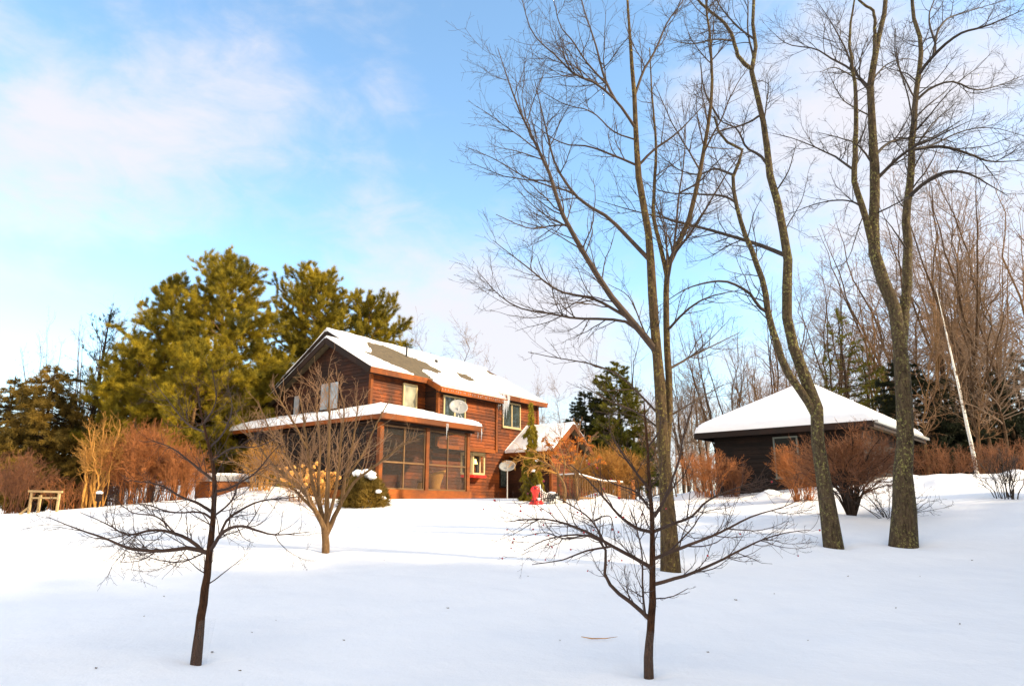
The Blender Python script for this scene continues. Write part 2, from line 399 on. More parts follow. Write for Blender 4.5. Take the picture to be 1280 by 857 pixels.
# ------------------------------------------------------------------ branches
def unit(v): return v / np.maximum(np.linalg.norm(v, axis=-1, keepdims=True), 1e-9)
def tubes(groups):
    """groups: list of (P (B,n,3), R (B,n), sides)"""
    Vs, Fs, base = [], [], 0
    for P, R, S in groups:
        if len(P) == 0: continue
        B, n, _ = P.shape
        T = unit(np.gradient(P, axis=1))
        ref = np.zeros((B, 1, 3)); ax = np.argmin(np.abs(T.mean(1)), axis=1); ref[np.arange(B), 0, ax] = 1
        u = unit(np.cross(T, ref)); v = np.cross(T, u)
        a = 2 * PI * np.arange(S) / S
        ring = P[:, :, None] + R[:, :, None, None] * (u[:, :, None] * np.cos(a)[:, None] + v[:, :, None] * np.sin(a)[:, None])
        Vs.append(ring.reshape(-1, 3))
        b = base + (np.arange(B)[:, None, None] * n + np.arange(n - 1)[None, :, None]) * S
        k = np.arange(S)[None, None]; k2 = (k + 1) % S
        Fs.append(np.stack([b + k, b + k2, b + S + k2, b + S + k], -1).reshape(-1, 4))
        base += B * n * S
    return np.concatenate(Vs), Fs
def resample(pts, n, rng=None, jit=0):
    pts = np.array(pts, float); m = len(pts)
    d = np.concatenate([[0], np.cumsum(np.linalg.norm(np.diff(pts, axis=0), axis=1))])
    ext = np.vstack([2 * pts[0] - pts[1], pts, 2 * pts[-1] - pts[-2]])
    out = []
    for s in np.linspace(0, d[-1], n):
        i = min(np.searchsorted(d, s, 'right') - 1, m - 2); u = (s - d[i]) / max(d[i + 1] - d[i], 1e-9)
        p0, p1, p2, p3 = ext[i:i + 4]
        out.append(.5 * ((2 * p1) + (-p0 + p2) * u + (2 * p0 - 5 * p1 + 4 * p2 - p3) * u * u + (-p0 + 3 * p1 - 3 * p2 + p3) * u ** 3))
    out = np.array(out)
    if rng is not None and jit: out[1:-1] += rng.normal(0, jit, (n - 2, 3))
    return out
def grow(rng, P, R, per_m, tlo, lf, lmax, ang, nseg, up, wob, rr=.6, rk=.012, rmin=.003, flat=0, out=0, thi=1.0, pw=.6):
    B, n, _ = P.shape
    L = np.linalg.norm(np.diff(P, axis=1), axis=2).sum(1)
    tot = max(1, int(L.sum() * (thi - tlo) * per_m))
    idx = rng.choice(B, tot, p=L / L.sum())
    t = tlo + (thi - tlo) * rng.random(tot); f = t * (n - 1); i = np.minimum(f.astype(int), n - 2); fr = (f - i)[:, None]
    a = P[idx, i]; b = P[idx, i + 1]; pos = a + (b - a) * fr; T = unit(b - a)
    rad = R[idx, i] + (R[idx, i + 1] - R[idx, i]) * fr[:, 0]
    v = rng.normal(0, 1, (tot, 3)); v[:, 2] *= (1 - flat); v -= T * (v * T).sum(1, keepdims=True); v = unit(v)
    A = np.radians(ang + rng.normal(0, 10, tot))[:, None]
    d = unit(np.cos(A) * T + np.sin(A) * v)
    ln = np.minimum(lf * L[idx] * (1 - pw * t) * rng.uniform(.45, 1.1, tot), lmax * rng.uniform(.5, 1, tot))
    step = (ln / nseg)[:, None]
    C = np.empty((tot, nseg + 1, 3)); C[:, 0] = pos
    for s in range(nseg):
        d = unit(d + rng.normal(0, wob, (tot, 3)) + np.array([0, 0, up / nseg])); C[:, s + 1] = C[:, s] + d * step
    r0 = np.clip(np.minimum(rad * rr, ln * rk + rmin), rmin, None)
    RR = r0[:, None] * (1 - np.linspace(0, 1, nseg + 1)[None] * .75); RR = np.maximum(RR, rmin * .8)
    return C, RR
def tufts(rng, C, D, K, ln, wd, spread, droop=0):
    """needle sprays: K thin triangles leaving each centre around direction D"""
    n = len(C); d = unit(D[:, None] + rng.normal(0, spread, (n, K, 3)) + np.array([0, 0, -droop]))
    side = unit(np.cross(d, rng.normal(0, 1, (n, K, 3)))) * wd
    l = ln * rng.uniform(.6, 1.15, (n, K, 1)); c = C[:, None] + rng.normal(0, ln * .15, (n, K, 3))
    V = np.stack([c - side, c + side, c + d * l], 2).reshape(-1, 3)
    return V, np.arange(len(V)).reshape(-1, 3)
def points_on(rng, P, per_m, tlo=0.):
    B, n, _ = P.shape; L = np.linalg.norm(np.diff(P, axis=1), axis=2).sum(1)
    tot = max(1, int(L.sum() * per_m)); idx = rng.choice(B, tot, p=L / L.sum())
    t = tlo + (1 - tlo) * rng.random(tot); f = t * (n - 1); i = np.minimum(f.astype(int), n - 2)
    a = P[idx, i]; b = P[idx, i + 1]; return a + (b - a) * (f - i)[:, None], unit(b - a)

def traced(px_pts, D, dz0, dz1, r0, r1, n, rng, origin, sides=8, rpow=1.0):
    """limb through picture positions at real distances: depth D+dz0 at its root, D+dz1 at its tip"""
    m = len(px_pts)
    pts = [at(x, y, D + dz0 + (dz1 - dz0) * i / max(m - 1, 1)) - origin for i, (x, y) in enumerate(px_pts)]
    P = resample(pts, n, rng, r1 * .4)
    R = r1 + (r0 - r1) * (1 - np.linspace(0, 1, n)) ** rpow
    return P, R

def snap(P, pool, inside=True):
    d = np.linalg.norm(pool - P[0], axis=1); sh = pool[np.argmin(d)] - P[0]
    w_ = np.clip(1 - np.linspace(0, 1, len(P)) / .45, 0, 1)[:, None] ** 1.5
    return P + sh * w_
def dense_pts(P, n=160): return np.array([np.interp(np.linspace(0, 1, n), np.linspace(0, 1, len(P)), P[:, k]) for k in range(3)]).T
def bare_tree_traced(name, base_px, D, trunk, stems, limbs, mats, label, cat, seed, dens, twig_r, lens, group=None, sub=(.9, .6), flare=1.35, up=.35):
    rng = np.random.default_rng(seed)
    o3 = at(*base_px, D); o3[2] = hz(o3[0], o3[1]) - .03
    root = empty(name, o3, 0, label, cat, group)
    pts, r0, r1 = trunk
    P, R = traced([base_px] + pts, D, 0, 0, r0, r1, 22, rng, o3)
    P[0] = (0, 0, -.15); R[:4] *= np.array([flare * 1.1, 1 + (flare - 1) * .5, 1 + (flare - 1) * .2, 1.02])
    # gentle swellings of the trunk
    big = [(P[None], R[None] * (1 + .04 * np.sin(np.arange(22) * 1.7)), 14)]
    lim = []
    pool = dense_pts(P)
    for pts, r0, r1, a, b in stems:
        P2, R2 = traced(pts, D, a, b, r0, r1, 22, rng, o3); P2 = snap(P2, pool); pool = np.vstack([pool, dense_pts(P2)]); big.append((P2[None], R2[None], 10)); lim.append((P2, R2))
    V, F = tubes(big); link('trunk', np_mesh('trunk', V, F), mats[0], root, True)
    LP, LR = [], []
    for pts, r0, r1, a, b in limbs:
        P2, R2 = traced(pts, D, a, b, r0, r1, 16, rng, o3); P2 = snap(P2, pool); pool = np.vstack([pool, dense_pts(P2)]); LP.append(P2); LR.append(R2)
    LP = np.array(LP); LR = np.array(LR)
    SP = np.array([resample(p, 16) for p, r in lim]) if lim else resample(P, 16)[None]
    SR = np.array([np.interp(np.linspace(0, 1, 16), np.linspace(0, 1, 22), r) for p, r in lim]) if lim else np.interp(np.linspace(0, 1, 16), np.linspace(0, 1, 22), R)[None]
    A1, B1 = grow(rng, SP, SR, dens[0], .30, .24, lens[0], 48, 9, up, .10, .5, .009, twig_r * 1.6)
    AP = np.concatenate([LP, np.array([resample(a, 16) for a in A1])]); AR = np.concatenate([LR, np.array([np.interp(np.linspace(0, 1, 16), np.linspace(0, 1, 10), b) for b in B1])])
    C2, D2 = grow(rng, AP, AR, dens[1], .10, .60, lens[1], 42, 7, up, .13, .55, .008, twig_r * 1.3)
    C3, D3 = grow(rng, C2, D2, dens[2], .1, sub[0], lens[2], 42, 5, up * .7, .16, .65, .008, twig_r)
    C4, D4 = grow(rng, C3, D3, dens[3], .1, sub[1], lens[3], 45, 3, up * .5, .2, .8, .006, twig_r * .8)
    V, F = tubes([(AP, AR, 6), (C2, D2, 4), (C3, D3, 3), (C4, D4, 3)])
    link('crown', np_mesh('crown', V, F), mats[1], root, True)
    return root, (C3, C4, rng)

# ------------------------------------------------------------------ the house
TH = math.radians(53); UU = np.array([math.cos(TH), math.sin(TH)]); NN = np.array([math.sin(TH), -math.cos(TH)])
HO = np.array([-5.894, 28.0]); HG = .30
house = empty('timber_house', (HO[0], HO[1], HG), TH, 'two storey cedar clapboard house with patchy snow on its long roof and a screened porch', 'house')
def hp(s, t, z): return (s, -t, z - HG)
def hw(s, t, z=0): q = HO + UU * s + NN * t; return np.array([q[0], q[1], z])
def siding(name, poly, fn, mat, parent, board=.15, off=.036):
    """lapped boards over a convex outline poly [(a, z)] ; fn(a, z, out) gives the point"""
    zs = [p[1] for p in poly]; z = min(zs); z1 = max(zs); mb = MB()
    def ext(zz):
        xs_ = []
        for i in range(len(poly)):
            (a0, b0), (a1, b1) = poly[i], poly[(i + 1) % len(poly)]
            if abs(b1 - b0) < 1e-9:
                if abs(zz - b0) < 1e-6: xs_ += [a0, a1]
            elif min(b0, b1) - 1e-9 <= zz <= max(b0, b1) + 1e-9: xs_.append(a0 + (a1 - a0) * (zz - b0) / (b1 - b0))
        return min(xs_), max(xs_)
    while z < z1 - 1e-4:
        zt = min(z + board, z1); l0, r0 = ext(z + 1e-5); l1, r1 = ext(zt - 1e-5)
        vs = [fn(l0, z, off), fn(r0, z, off), fn(r1, zt, .003), fn(l1, zt, .003), fn(l0, z, 0), fn(r0, z, 0)]
        mb.add(vs, [(0, 1, 2, 3), (4, 5, 1, 0)]); z = zt
    return mb.build(name, mat, parent)
def hbar(mb, a, b, w_, h_, up=(0, 0, 1)): mb.bar(hp(*a), hp(*b), w_, h_, up)

siding('wall', [(0, .3), (3.3, .3), (3.3, 5.6), (0, 5.6)], lambda a, z, o: hp(a, o, z), M['siding'], house)
siding('wall', [(3.3, .3), (12.1, .3), (12.1, 5.6), (3.3, 5.6)], lambda a, z, o: hp(a, o, z), M['siding'], house)
siding('wall', [(3.25, 2.62), (7.4, 2.62), (7.4, 5.25), (3.25, 5.25)], lambda a, z, o: hp(a, .8 + o, z), M['siding'], house)
siding('wall', [(0, 2.62), (.8, 2.62), (.8, 5.25), (0, 5.6)], lambda a, z, o: hp(3.25 - o, a, z), M['siding_shade'], house)
siding('wall', [(0, 2.62), (.8, 2.62), (.8, 5.25), (0, 5.6)], lambda a, z, o: hp(7.4 + o, a, z), M['siding'], house)
siding('wall', [(0, .3), (0, 5.62), (-2.6, 7.05), (-10.2, 2.75), (-10.2, .3)], lambda a, z, o: hp(-o, a, z), M['siding_shade'], house)
siding('wall', [(-2.0, 5.5), (-2.6, 7.1), (-3.9, 7.82), (-11.8, 2.9), (-11.8, .3), (-2.0, .3)], lambda a, z, o: hp(.9 - o, a, z), M['siding_shade'], house)
siding('wall', [(0, .3), (0, 5.62), (-3.9, 7.82), (-11.8, 2.9), (-11.8, .3)], lambda a, z, o: hp(12.1 + o, a, z), M['siding'], house)
siding('wall', [(.9, .3), (12.1, .3), (12.1, 2.9), (.9, 2.9)], lambda a, z, o: hp(a, -11.8 - o, z), M['siding_shade'], house)
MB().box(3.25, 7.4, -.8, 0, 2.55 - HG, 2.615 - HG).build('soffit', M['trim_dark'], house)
def pz(t): return 5.20 + (1.2 - t) * .55
def rear(t): return 8.005 - (-3.9 - t) * .62
def lrear(t): return 7.29 - (-2.6 - t) * .57
def slab(mb, s0, s1, t0, t1, zf, th=.14):
    a, b = zf(t0), zf(t1)
    mb.add([hp(s0, t0, a), hp(s1, t0, a), hp(s1, t1, b), hp(s0, t1, b), hp(s0, t0, a - th), hp(s1, t0, a - th), hp(s1, t1, b - th), hp(s0, t1, b - th)],
           [(0, 1, 2, 3), (7, 6, 5, 4), (4, 5, 1, 0), (5, 6, 2, 1), (6, 7, 3, 2), (7, 4, 0, 3)])
mb = MB()
slab(mb, -.4, 3.0, .4, -2.6, pz); slab(mb, .6, 3.0, -2.6, -3.9, pz); slab(mb, 3.0, 7.75, 1.2, -3.9, pz); slab(mb, 7.75, 12.5, .4, -3.9, pz)
slab(mb, .6, 12.5, -3.9, -12.2, rear); slab(mb, -.4, .6, -2.6, -10.7, lrear)
roof = mb.build('roof', M['shingle'], house)
# fascias and rakes
mb = MB()
for s0, s1, t in ((-.4, 3.0, .42), (3.0, 7.75, 1.22), (7.75, 12.5, .42)):
    z = pz(t) - .12; hbar(mb, (s0, t, z), (s1, t, z), .04, .24)
mb.build('fascia', M['trim'], house)
mb = MB()
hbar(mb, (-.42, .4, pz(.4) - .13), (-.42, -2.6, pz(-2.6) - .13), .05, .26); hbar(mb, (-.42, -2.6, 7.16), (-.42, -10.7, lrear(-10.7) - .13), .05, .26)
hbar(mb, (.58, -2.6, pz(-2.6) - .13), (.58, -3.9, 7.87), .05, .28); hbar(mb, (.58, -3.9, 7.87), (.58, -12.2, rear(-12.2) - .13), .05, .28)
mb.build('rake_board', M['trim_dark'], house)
for s0 in (2.98, 7.77):
    mb = MB(); hbar(mb, (s0, .42, pz(.42) - .13), (s0, 1.2, pz(1.2) - .13), .05, .24); mb.build('rake_board', M['trim'], house)
mb = MB(); hbar(mb, (12.52, .4, pz(.4) - .13), (12.52, -3.9, 7.87), .05, .26); hbar(mb, (12.52, -3.9, 7.87), (12.52, -12.2, rear(-12.2) - .13), .05, .26)
mb.build('rake_board', M['trim'], house)
for s, t, z0, z1 in ((.02, .02, .3, 5.55), (3.25, .82, 2.6, 5.2), (7.4, .82, 2.6, 5.2), (12.1, .02, .3, 5.55)):
    mb = MB(); hbar(mb, (s, t, z0), (s, t, z1), .13, .13); mb.build('corner_board', M['trim'], house)
mb = MB(); hbar(mb, (3.32, .83, 2.62), (7.33, .83, 2.62), .06, .16); mb.build('trim_board', M['trim'], house)
# soffits
mb = MB()
for s0, s1, t0, t1 in ((-.4, 3.0, 0, .4), (3.0, 7.75, .8, 1.2), (7.75, 12.5, 0, .4)):
    z = pz(t1) - .2; mb.box(s0, s1, -t1, -t0, z - HG - .02, z - HG)
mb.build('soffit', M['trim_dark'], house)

def inpoly(x, y, poly):
    x = np.asarray(x); y = np.asarray(y); c = np.zeros(x.shape, bool); n = len(poly)
    for i in range(n):
        (x0, y0), (x1, y1) = poly[i], poly[i - 1]
        if y0 == y1: continue
        c ^= ((y0 > y) != (y1 > y)) & (x < (x1 - x0) * (y - y0) / (y1 - y0) + x0)
    return c
def noise2(x, y, f, seed):
    rg = np.random.default_rng(seed); o = 0
    for k in range(5):
        a, b, c_, d = rg.uniform(-1, 1, 4); fr = f * 1.7 ** k
        o = o + np.sin(fr * (x * (1 + .3 * a) + y * b) + 7 * c_) * np.sin(fr * (y * (1 + .3 * c_) - x * a) + 9 * d) / 1.5 ** k
    return o
def sheet(name, s0, s1, t0, t1, zf, tf, res, parent, conv, keep=None, mat=None, back=.02):
    """a real layer of snow over the surface zf(s,t), tf(s,t) thick, closed by a skirt"""
    ns = max(2, int(abs(s1 - s0) / res)); ntt = max(2, int(abs(t1 - t0) / res))
    S, T = np.meshgrid(np.linspace(s0, s1, ns + 1), np.linspace(t0, t1, ntt + 1))
    zb = zf(S, T); th = tf(S, T); zt = zb + th
    P = np.array([conv(a, b, c) for a, b, c in zip(S.ravel(), T.ravel(), zt.ravel())])
    Q = np.array([conv(a, b, c - back) for a, b, c in zip(S.ravel(), T.ravel(), zb.ravel())])
    w_ = ns + 1; I = (np.arange(ntt)[:, None] * w_ + np.arange(ns)[None])
    kc = np.ones(I.shape, bool) if keep is None else keep((S[:-1, :-1] + S[1:, 1:]) / 2, (T[:-1, :-1] + T[1:, 1:]) / 2)
    I0 = I[kc]; F = [np.stack([I0, I0 + 1, I0 + w_ + 1, I0 + w_], 1)]
    N0 = len(P); sk = []
    kp = np.pad(kc, 1)
    for dj, di, a, b in ((-1, 0, 0, 1), (1, 0, w_, w_ + 1), (0, -1, 0, w_), (0, 1, 1, w_ + 1)):
        nb = kp[1 + dj:1 + dj + kc.shape[0], 1 + di:1 + di + kc.shape[1]]
        E = I[kc & ~nb]
        if len(E): sk.append(np.stack([E + a, E + b, E + b + N0, E + a + N0], 1))
    if sk: F.append(np.concatenate(sk))
    return link(name, np_mesh(name, np.concatenate([P, Q]), F), mat or M['snow_roof'], parent, True)
def plane_st(px, py):
    """where the roof plane lies along a line of sight; used once to lay out the melted patches"""
    r = cam_ray(px, py); n2 = NN @ r[:2]; 
    k = (5.20 + (1.2 + NN @ HO) * .55) / (r[2] + .55 * n2)
    p = r * k; d = p[:2] - HO; return float(d @ UU), float(d @ NN)
def zp(l): return [plane_st(280 + x / 2.783, 300 + y / 2.783) for x, y in l]
BARE = [zp([(408, 352), (470, 385), (508, 388), (490, 362), (500, 352), (560, 368), (640, 402), (700, 425), (765, 464), (750, 473), (690, 452), (735, 492), (700, 482), (640, 462), (530, 412), (440, 374)]),
        zp([(798, 456), (850, 470), (895, 503), (850, 494), (815, 478)]), zp([(900, 444), (925, 448), (958, 477), (930, 471), (910, 460)]),
        zp([(736, 426), (742, 426), (742, 431), (736, 431)])]
def front_thick(S, T):
    x = S + .10 * noise2(S, T, 4.0, 3); y = T + .10 * noise2(S, T, 5.0, 4)
    b = np.zeros(S.shape, bool)
    for p in BARE: b |= inpoly(x, y, p)
    edge = np.minimum(np.minimum(S + .4, 12.5 - S) / .10, 1)
    th = (.085 + .02 * noise2(S, T, 1.5, 9)) * np.clip(edge, .2, 1)
    return np.where(b, -.04, th)
def front_keep(S, T):
    k = np.where(S < 3.0, T < .4, np.where(S < 7.75, T < 1.2, T < .4)); return k & ~((S < .6) & (T < -2.6))
sheet('snow', -.4, 12.5, 1.2, -3.9, lambda S, T: pz(T), front_thick, .065, roof, hp, front_keep)
sheet('snow', .6, 12.5, -3.9, -12.2, lambda S, T: rear(T), lambda S, T: .16 + .03 * noise2(S, T, 1.2, 2), .35, roof, hp)
sheet('snow', -.36, .6, -2.65, -10.6, lambda S, T: lrear(T), lambda S, T: .13 + .02 * noise2(S, T, 1.2, 5), .2, roof, hp)
s_, t_ = plane_st(280 + 635 / 2.783, 300 + 405 / 2.783)
MB().tube([hp(s_, t_, pz(t_) - .05), hp(s_, t_, pz(t_) + .55)], .05, 10).build('vent_pipe', M['black'], roof)
s_, t_ = plane_st(280 + 738 / 2.783, 300 + 431 / 2.783)
MB().tube([hp(s_, t_, pz(t_) - .05), hp(s_, t_, pz(t_) + .22)], .09, 10).build('vent_pipe', M['black'], roof)

def window(poly_fn, a0, a1, z0, z1, panes, gmat, parent, fr=.07, fm=None):
    mb = MB()
    def bx(a, b, c, d, o0, o1):
        vs = [poly_fn(x, z, o) for o in (o0, o1) for x, z in ((a, c), (b, c), (b, d), (a, d))]
        mb.add(vs, [(3, 2, 1, 0), (4, 5, 6, 7), (0, 1, 5, 4), (1, 2, 6, 5), (2, 3, 7, 6), (3, 0, 4, 7)])
    bx(a0, a1, z0, z0 + fr, .0, .075); bx(a0, a1, z1 - fr, z1, .0, .075); bx(a0 - .03, a1 + .03, z0 - .04, z0, .0, .11)
    bx(a0, a0 + fr, z0 + fr, z1 - fr, .0, .073); bx(a1 - fr, a1, z0 + fr, z1 - fr, .0, .073)
    for k in range(1, panes):
        c = a0 + (a1 - a0) * k / panes; bx(c - fr * .6, c + fr * .6, z0 + fr, z1 - fr, .0, .071)
    f = mb.build('window', fm or M['frame'], parent)
    wd = (a1 - a0) / panes
    for k in range(panes):
        g_ = MB(); l = a0 + wd * k + (fr if k == 0 else fr * .6); r = a0 + wd * (k + 1) - (fr if k == panes - 1 else fr * .6)
        vs = [poly_fn(x, z, .045) for x, z in ((l, z0 + fr), (r, z0 + fr), (r, z1 - fr), (l, z1 - fr))]
        g_.add(vs, [(0, 1, 2, 3)]).build('pane', gmat, f)
    return f
front = lambda t: (lambda a, z, o: hp(a, t + .02 + o, z))
window(front(0), 1.83, 2.68, 4.2, 5.3, 1, M['curtain'], house)
window(lambda a, z, o: hp(-.02 - o, a, z), -3.2, -1.9, 4.1, 5.35, 2, M['glass_pale'], house, .05, M['trim_dark'])
window(lambda a, z, o: hp(-.02 - o, a, z), -5.1, -4.6, 3.95, 5.0, 1, M['glass_pale'], house, .05, M['trim_dark'])
window(front(.8), 3.56, 5.05, 3.72, 4.92, 2, M['glass'], house)
window(front(0), 8.9, 10.45, 4.02, 5.35, 2, M['glass'], house)
window(front(0), 8.7, 9.3, 1.0, 2.2, 1, M['glass'], house, .04, M['trim_dark'])
# bay window with a lit lamp inside
mb = MB()
bs0, bs1, bt = 5.75, 7.15, .45
ins = .35
base = [(bs0, 0), (bs0 + ins, bt), (bs1 - ins * .4, bt), (bs1, 0)]
def prism(mb, plan, z0, z1):
    n = len(plan); vs = [hp(a, b, z0) for a, b in plan] + [hp(a, b, z1) for a, b in plan]
    mb.add(vs, [tuple(reversed(range(n))), tuple(range(n, 2 * n))] + [(i, (i + 1) % n, n + (i + 1) % n, n + i) for i in range(n)])
prism(mb, [(a, b + .06 if b else 0) for a, b in base], 2.50, 2.6)
for (a, b), (c, d) in zip(base[:-1], base[1:]):
    L = math.hypot(c - a, d - b); na, nb = -(d - b) / L, (c - a) / L
    fn = lambda x, z, o, a=a, b=b, c=c, d=d, L=L: hp(a + (c - a) * x / L + (-(d - b) / L) * (o - .05), b + (d - b) * x / L + ((c - a) / L) * (o - .05), z)
    hh = MB()
    def bx(x0, x1, z0, z1):
        vs = [fn(x, z, o) for o in (0, .07) for x, z in ((x0, z0), (x1, z0), (x1, z1), (x0, z1))]
        mb.add(vs, [(3, 2, 1, 0), (4, 5, 6, 7), (0, 1, 5, 4), (1, 2, 6, 5), (2, 3, 7, 6), (3, 0, 4, 7)])
    bx(0, L, 1.5, 1.6); bx(0, L, 2.4, 2.5); bx(.0, .09, 1.6, 2.4); bx(L - .09, L, 1.6, 2.4)
bay = mb.build('bay_window', M['frame'], house)
mb = MB(); prism(mb, [(a, b + .1 if b else 0) for a, b in base], 1.38, 1.5); mb.build('sill', M['red'], bay)
MB().box(bs0 + .08, bs1 - .08, -.04, -.03, 1.6 - HG, 2.4 - HG).build('dark_backing', M['black'], bay)  # black sheet standing in for the unlit room behind the bay
m, t, p = new_mat('lamp_shade_lit'); p.inputs['Base Color'].default_value = (.9, .7, .3, 1); p.inputs['Emission Color'].default_value = (1, .62, .12, 1); p.inputs['Emission Strength'].default_value = 1.6
M['lampshade'] = m
mb = MB(); c = hp(6.55, .2, 0)
mb.lathe([(.14, 2.02), (.07, 2.26)], 14, (c[0], c[1], -HG)); lamp = mb.build('lamp_shade', M['lampshade'], bay)
MB().lathe([(.06, 1.5), (.07, 1.55), (.02, 1.6), (.05, 1.75), (.02, 1.9), (.015, 2.05)], 10, (c[0], c[1], -HG)).build('lamp_base', M['trim'], bay)

# screened porch
mb = MB(); PS0, PS1, PT, PB = -1.95, 3.08, 2.9, .62
mb.box(PS0, PS1, -PT, -.03, .32 - HG, PB - HG); mb.box(PS0, -.03, 0, 6.3, .32 - HG, PB - HG)
porch = mb.build('porch', M['deckwood'], house)
mb = MB(); mb.box(PS0 - .02, PS1 + .02, -PT - .05, -PT - .01, .30 - HG, PB + .02 - HG); mb.box(PS0 - .06, PS0 - .02, -PT, 6.3, .3 - HG, PB + .02 - HG)
mb.build('skirt_board', M['trim'], porch)
for s, t in ((PS0 + .1, PT - .1), (.55, PT - .1), (PS1 - .1, PT - .1)):
    mb = MB(); hbar(mb, (s, t, PB), (s, t, 3.05), .17, .17); mb.build('post', M['trim'], porch)
for t in (.6, -1.7, -4.0, -6.2):
    mb = MB(); hbar(mb, (PS0 + .1, t, PB), (PS0 + .1, t, 3.05), .14, .14); mb.build('post', M['trim_dark'], porch)
def screen_front(s0, s1):
    mb = MB(); t = PT - .1
    for z in (PB + .05, 1.62, 2.93): hbar(mb, (s0, t, z), (s1, t, z), .05, .06)
    for s in (s0 + .025, (s0 + s1) / 2, s1 - .025):
        for a, b in ((PB + .08, 1.59), (1.65, 2.90)): hbar(mb, (s, t, a), (s, t, b), .05, .05)
    f = mb.build('screen_frame', M['frame'] if 0 else M['deckwood'], porch)
    MB().add([hp(s0, t - .01, PB), hp(s1, t - .01, PB), hp(s1, t - .01, 2.95), hp(s0, t - .01, 2.95)], [(0, 1, 2, 3)]).build('screen', M['screen'], f)
screen_front(PS0 + .19, .46); screen_front(.64, PS1 - .19)
for a, b in ((2.7, .67), (.53, -1.63), (-1.77, -3.93), (-4.07, -6.13)):
    mb = MB(); s = PS0 + .1
    for z in (PB + .05, 1.62, 2.93): hbar(mb, (s, a, z), (s, b, z), .05, .06)
    hbar(mb, (s, (a + b) / 2, PB), (s, (a + b) / 2, 2.9), .05, .05)
    f = mb.build('screen_frame', M['trim_dark'], porch)
    MB().add([hp(s - .01, a, PB), hp(s - .01, b, PB), hp(s - .01, b, 2.95), hp(s - .01, a, 2.95)], [(0, 1, 2, 3)]).build('screen', M['screen'], f)
siding('end_wall', [(-1.9, .3), (0, .3), (0, 3.2), (-1.9, 3.2)], lambda a, z, o: hp(a, -6.3 - o, z), M['siding_shade'], porch)
mb = MB(); mb.box(PS0 - .1, PS1 + .1, -PT - .12, -.02, 3.02 - HG, 3.08 - HG); mb.box(PS0 - .1, -.03, 0, 6.4, 3.02 - HG, 3.08 - HG); mb.build('ceiling', M['trim_dark'], porch)
mb = MB()
for a, b in (((PS0 - .33, 3.27, 3.20), (PS1 + .38, 3.27, 3.20)), ((PS1 + .38, 3.27, 3.20), (PS1 + .38, 0.05, 3.20)), ((PS0 - .33, 3.27, 3.2), (PS0 - .33, -6.5, 3.2))):
    hbar(mb, a, b, .05, .2)
mb.box(PS0 - .3, PS1 + .35, -3.24, -2.8, 3.10 - HG, 3.13 - HG)
mb.build('fascia', M['trim'], porch)
def prz(S, T):
    S = np.asarray(S, float); T = np.asarray(T, float)
    return np.minimum(np.minimum(3.28 + (3.25 - T) * .245, 3.28 + (S + 2.3) * .27), 3.28 + (3.46 - S) * .55)
pk = lambda S, T: ~((S > -.03) & (T < .03))
def porch_edge(S, T):
    return np.minimum(np.minimum(3.27 - T, S + 2.32), 3.48 - S)
proof = sheet('roof', -2.3, 3.46, 3.25, -6.45, lambda S, T: prz(S, T) - .12, lambda S, T: .1 + 0 * S, .16, porch, hp, pk, M['shingle'])
sheet('snow', -2.32, 3.48, 3.27, -6.45, prz, lambda S, T: .20 * (1 - np.exp(-np.clip(porch_edge(S, T), 0, 9) / .10)) * (1 + .12 * noise2(S, T, 1.1, 6)) + .02, .08, proof, hp, pk)
def icicle(s, t, z, L, r, parent):
    q = hp(s, t, z); MB().tube([q, (q[0] + .005, q[1], q[2] - L * .5), (q[0], q[1] + .004, q[2] - L)], [r, r * .6, .003], 7).build('icicle', M['ice'], parent, True)
for s, t, L in ((1.15, 3.29, .62), (1.22, 3.29, .3), (3.3, 3.29, .55), (3.38, 3.25, .3), (3.42, 3.0, .42), (3.45, 2.6, .25)): icicle(s, t, 3.22, L, .025, porch)
rg = random.Random(4)
for k in range(12): icicle(8.05 + k * .09 + rg.uniform(-.03, .03), .44 + rg.uniform(-.04, .03), 5.60, rg.uniform(.5, 1.35) * (1.1 - abs(k - 5) / 9), rg.uniform(.03, .055), house)
for k in range(3): icicle(7.5 + k * .1, 1.24, 5.12, (1.0, .6, .9)[k], .04, house)
for k in range(26): icicle(3.1 + k * .17 + rg.uniform(-.05, .05), 1.245, 5.1, rg.uniform(.04, .13), .012, house)

# front wing with its gable towards the light
WA, WL, WR, WT = 11.1, 9.5, 12.7, 2.6
siding('wall', [(WL, .3), (WR, .3), (WR, 2.72), (WA, 3.98), (WL, 2.72)], lambda a, z, o: hp(a, WT + o, z), M['siding'], house)
siding('wall', [(.03, .3), (WT, .3), (WT, 2.75), (.03, 2.75)], lambda a, z, o: hp(WL - o, a, z), M['siding_shade'], house)
siding('wall', [(.03, .3), (WT, .3), (WT, 2.75), (.03, 2.75)], lambda a, z, o: hp(WR + o, a, z), M['siding'], house)
def wz(S): return 4.14 - np.abs(np.asarray(S) - WA) * .74
mb = MB()
for s0, s1 in ((WL - .35, WA), (WA, WR + .35)):
    z0, z1 = float(wz(s0)), float(wz(s1)); th = .12
    mb.add([hp(s0, .03, z0), hp(s1, .03, z1), hp(s1, WT + .4, z1), hp(s0, WT + .4, z0)] + [hp(s0, .03, z0 - th), hp(s1, .03, z1 - th), hp(s1, WT + .4, z1 - th), hp(s0, WT + .4, z0 - th)],
           [(3, 2, 1, 0), (4, 5, 6, 7), (0, 1, 5, 4), (1, 2, 6, 5), (2, 3, 7, 6), (3, 0, 4, 7)])
wroof = mb.build('roof', M['shingle'], house)
sheet("snow", WL - .37, WR + .37, .04, WT + .38, lambda S, T: wz(S), lambda S, T: .17 + .03 * noise2(S, T, 1.3, 8), .10, wroof, hp)
mb = MB()
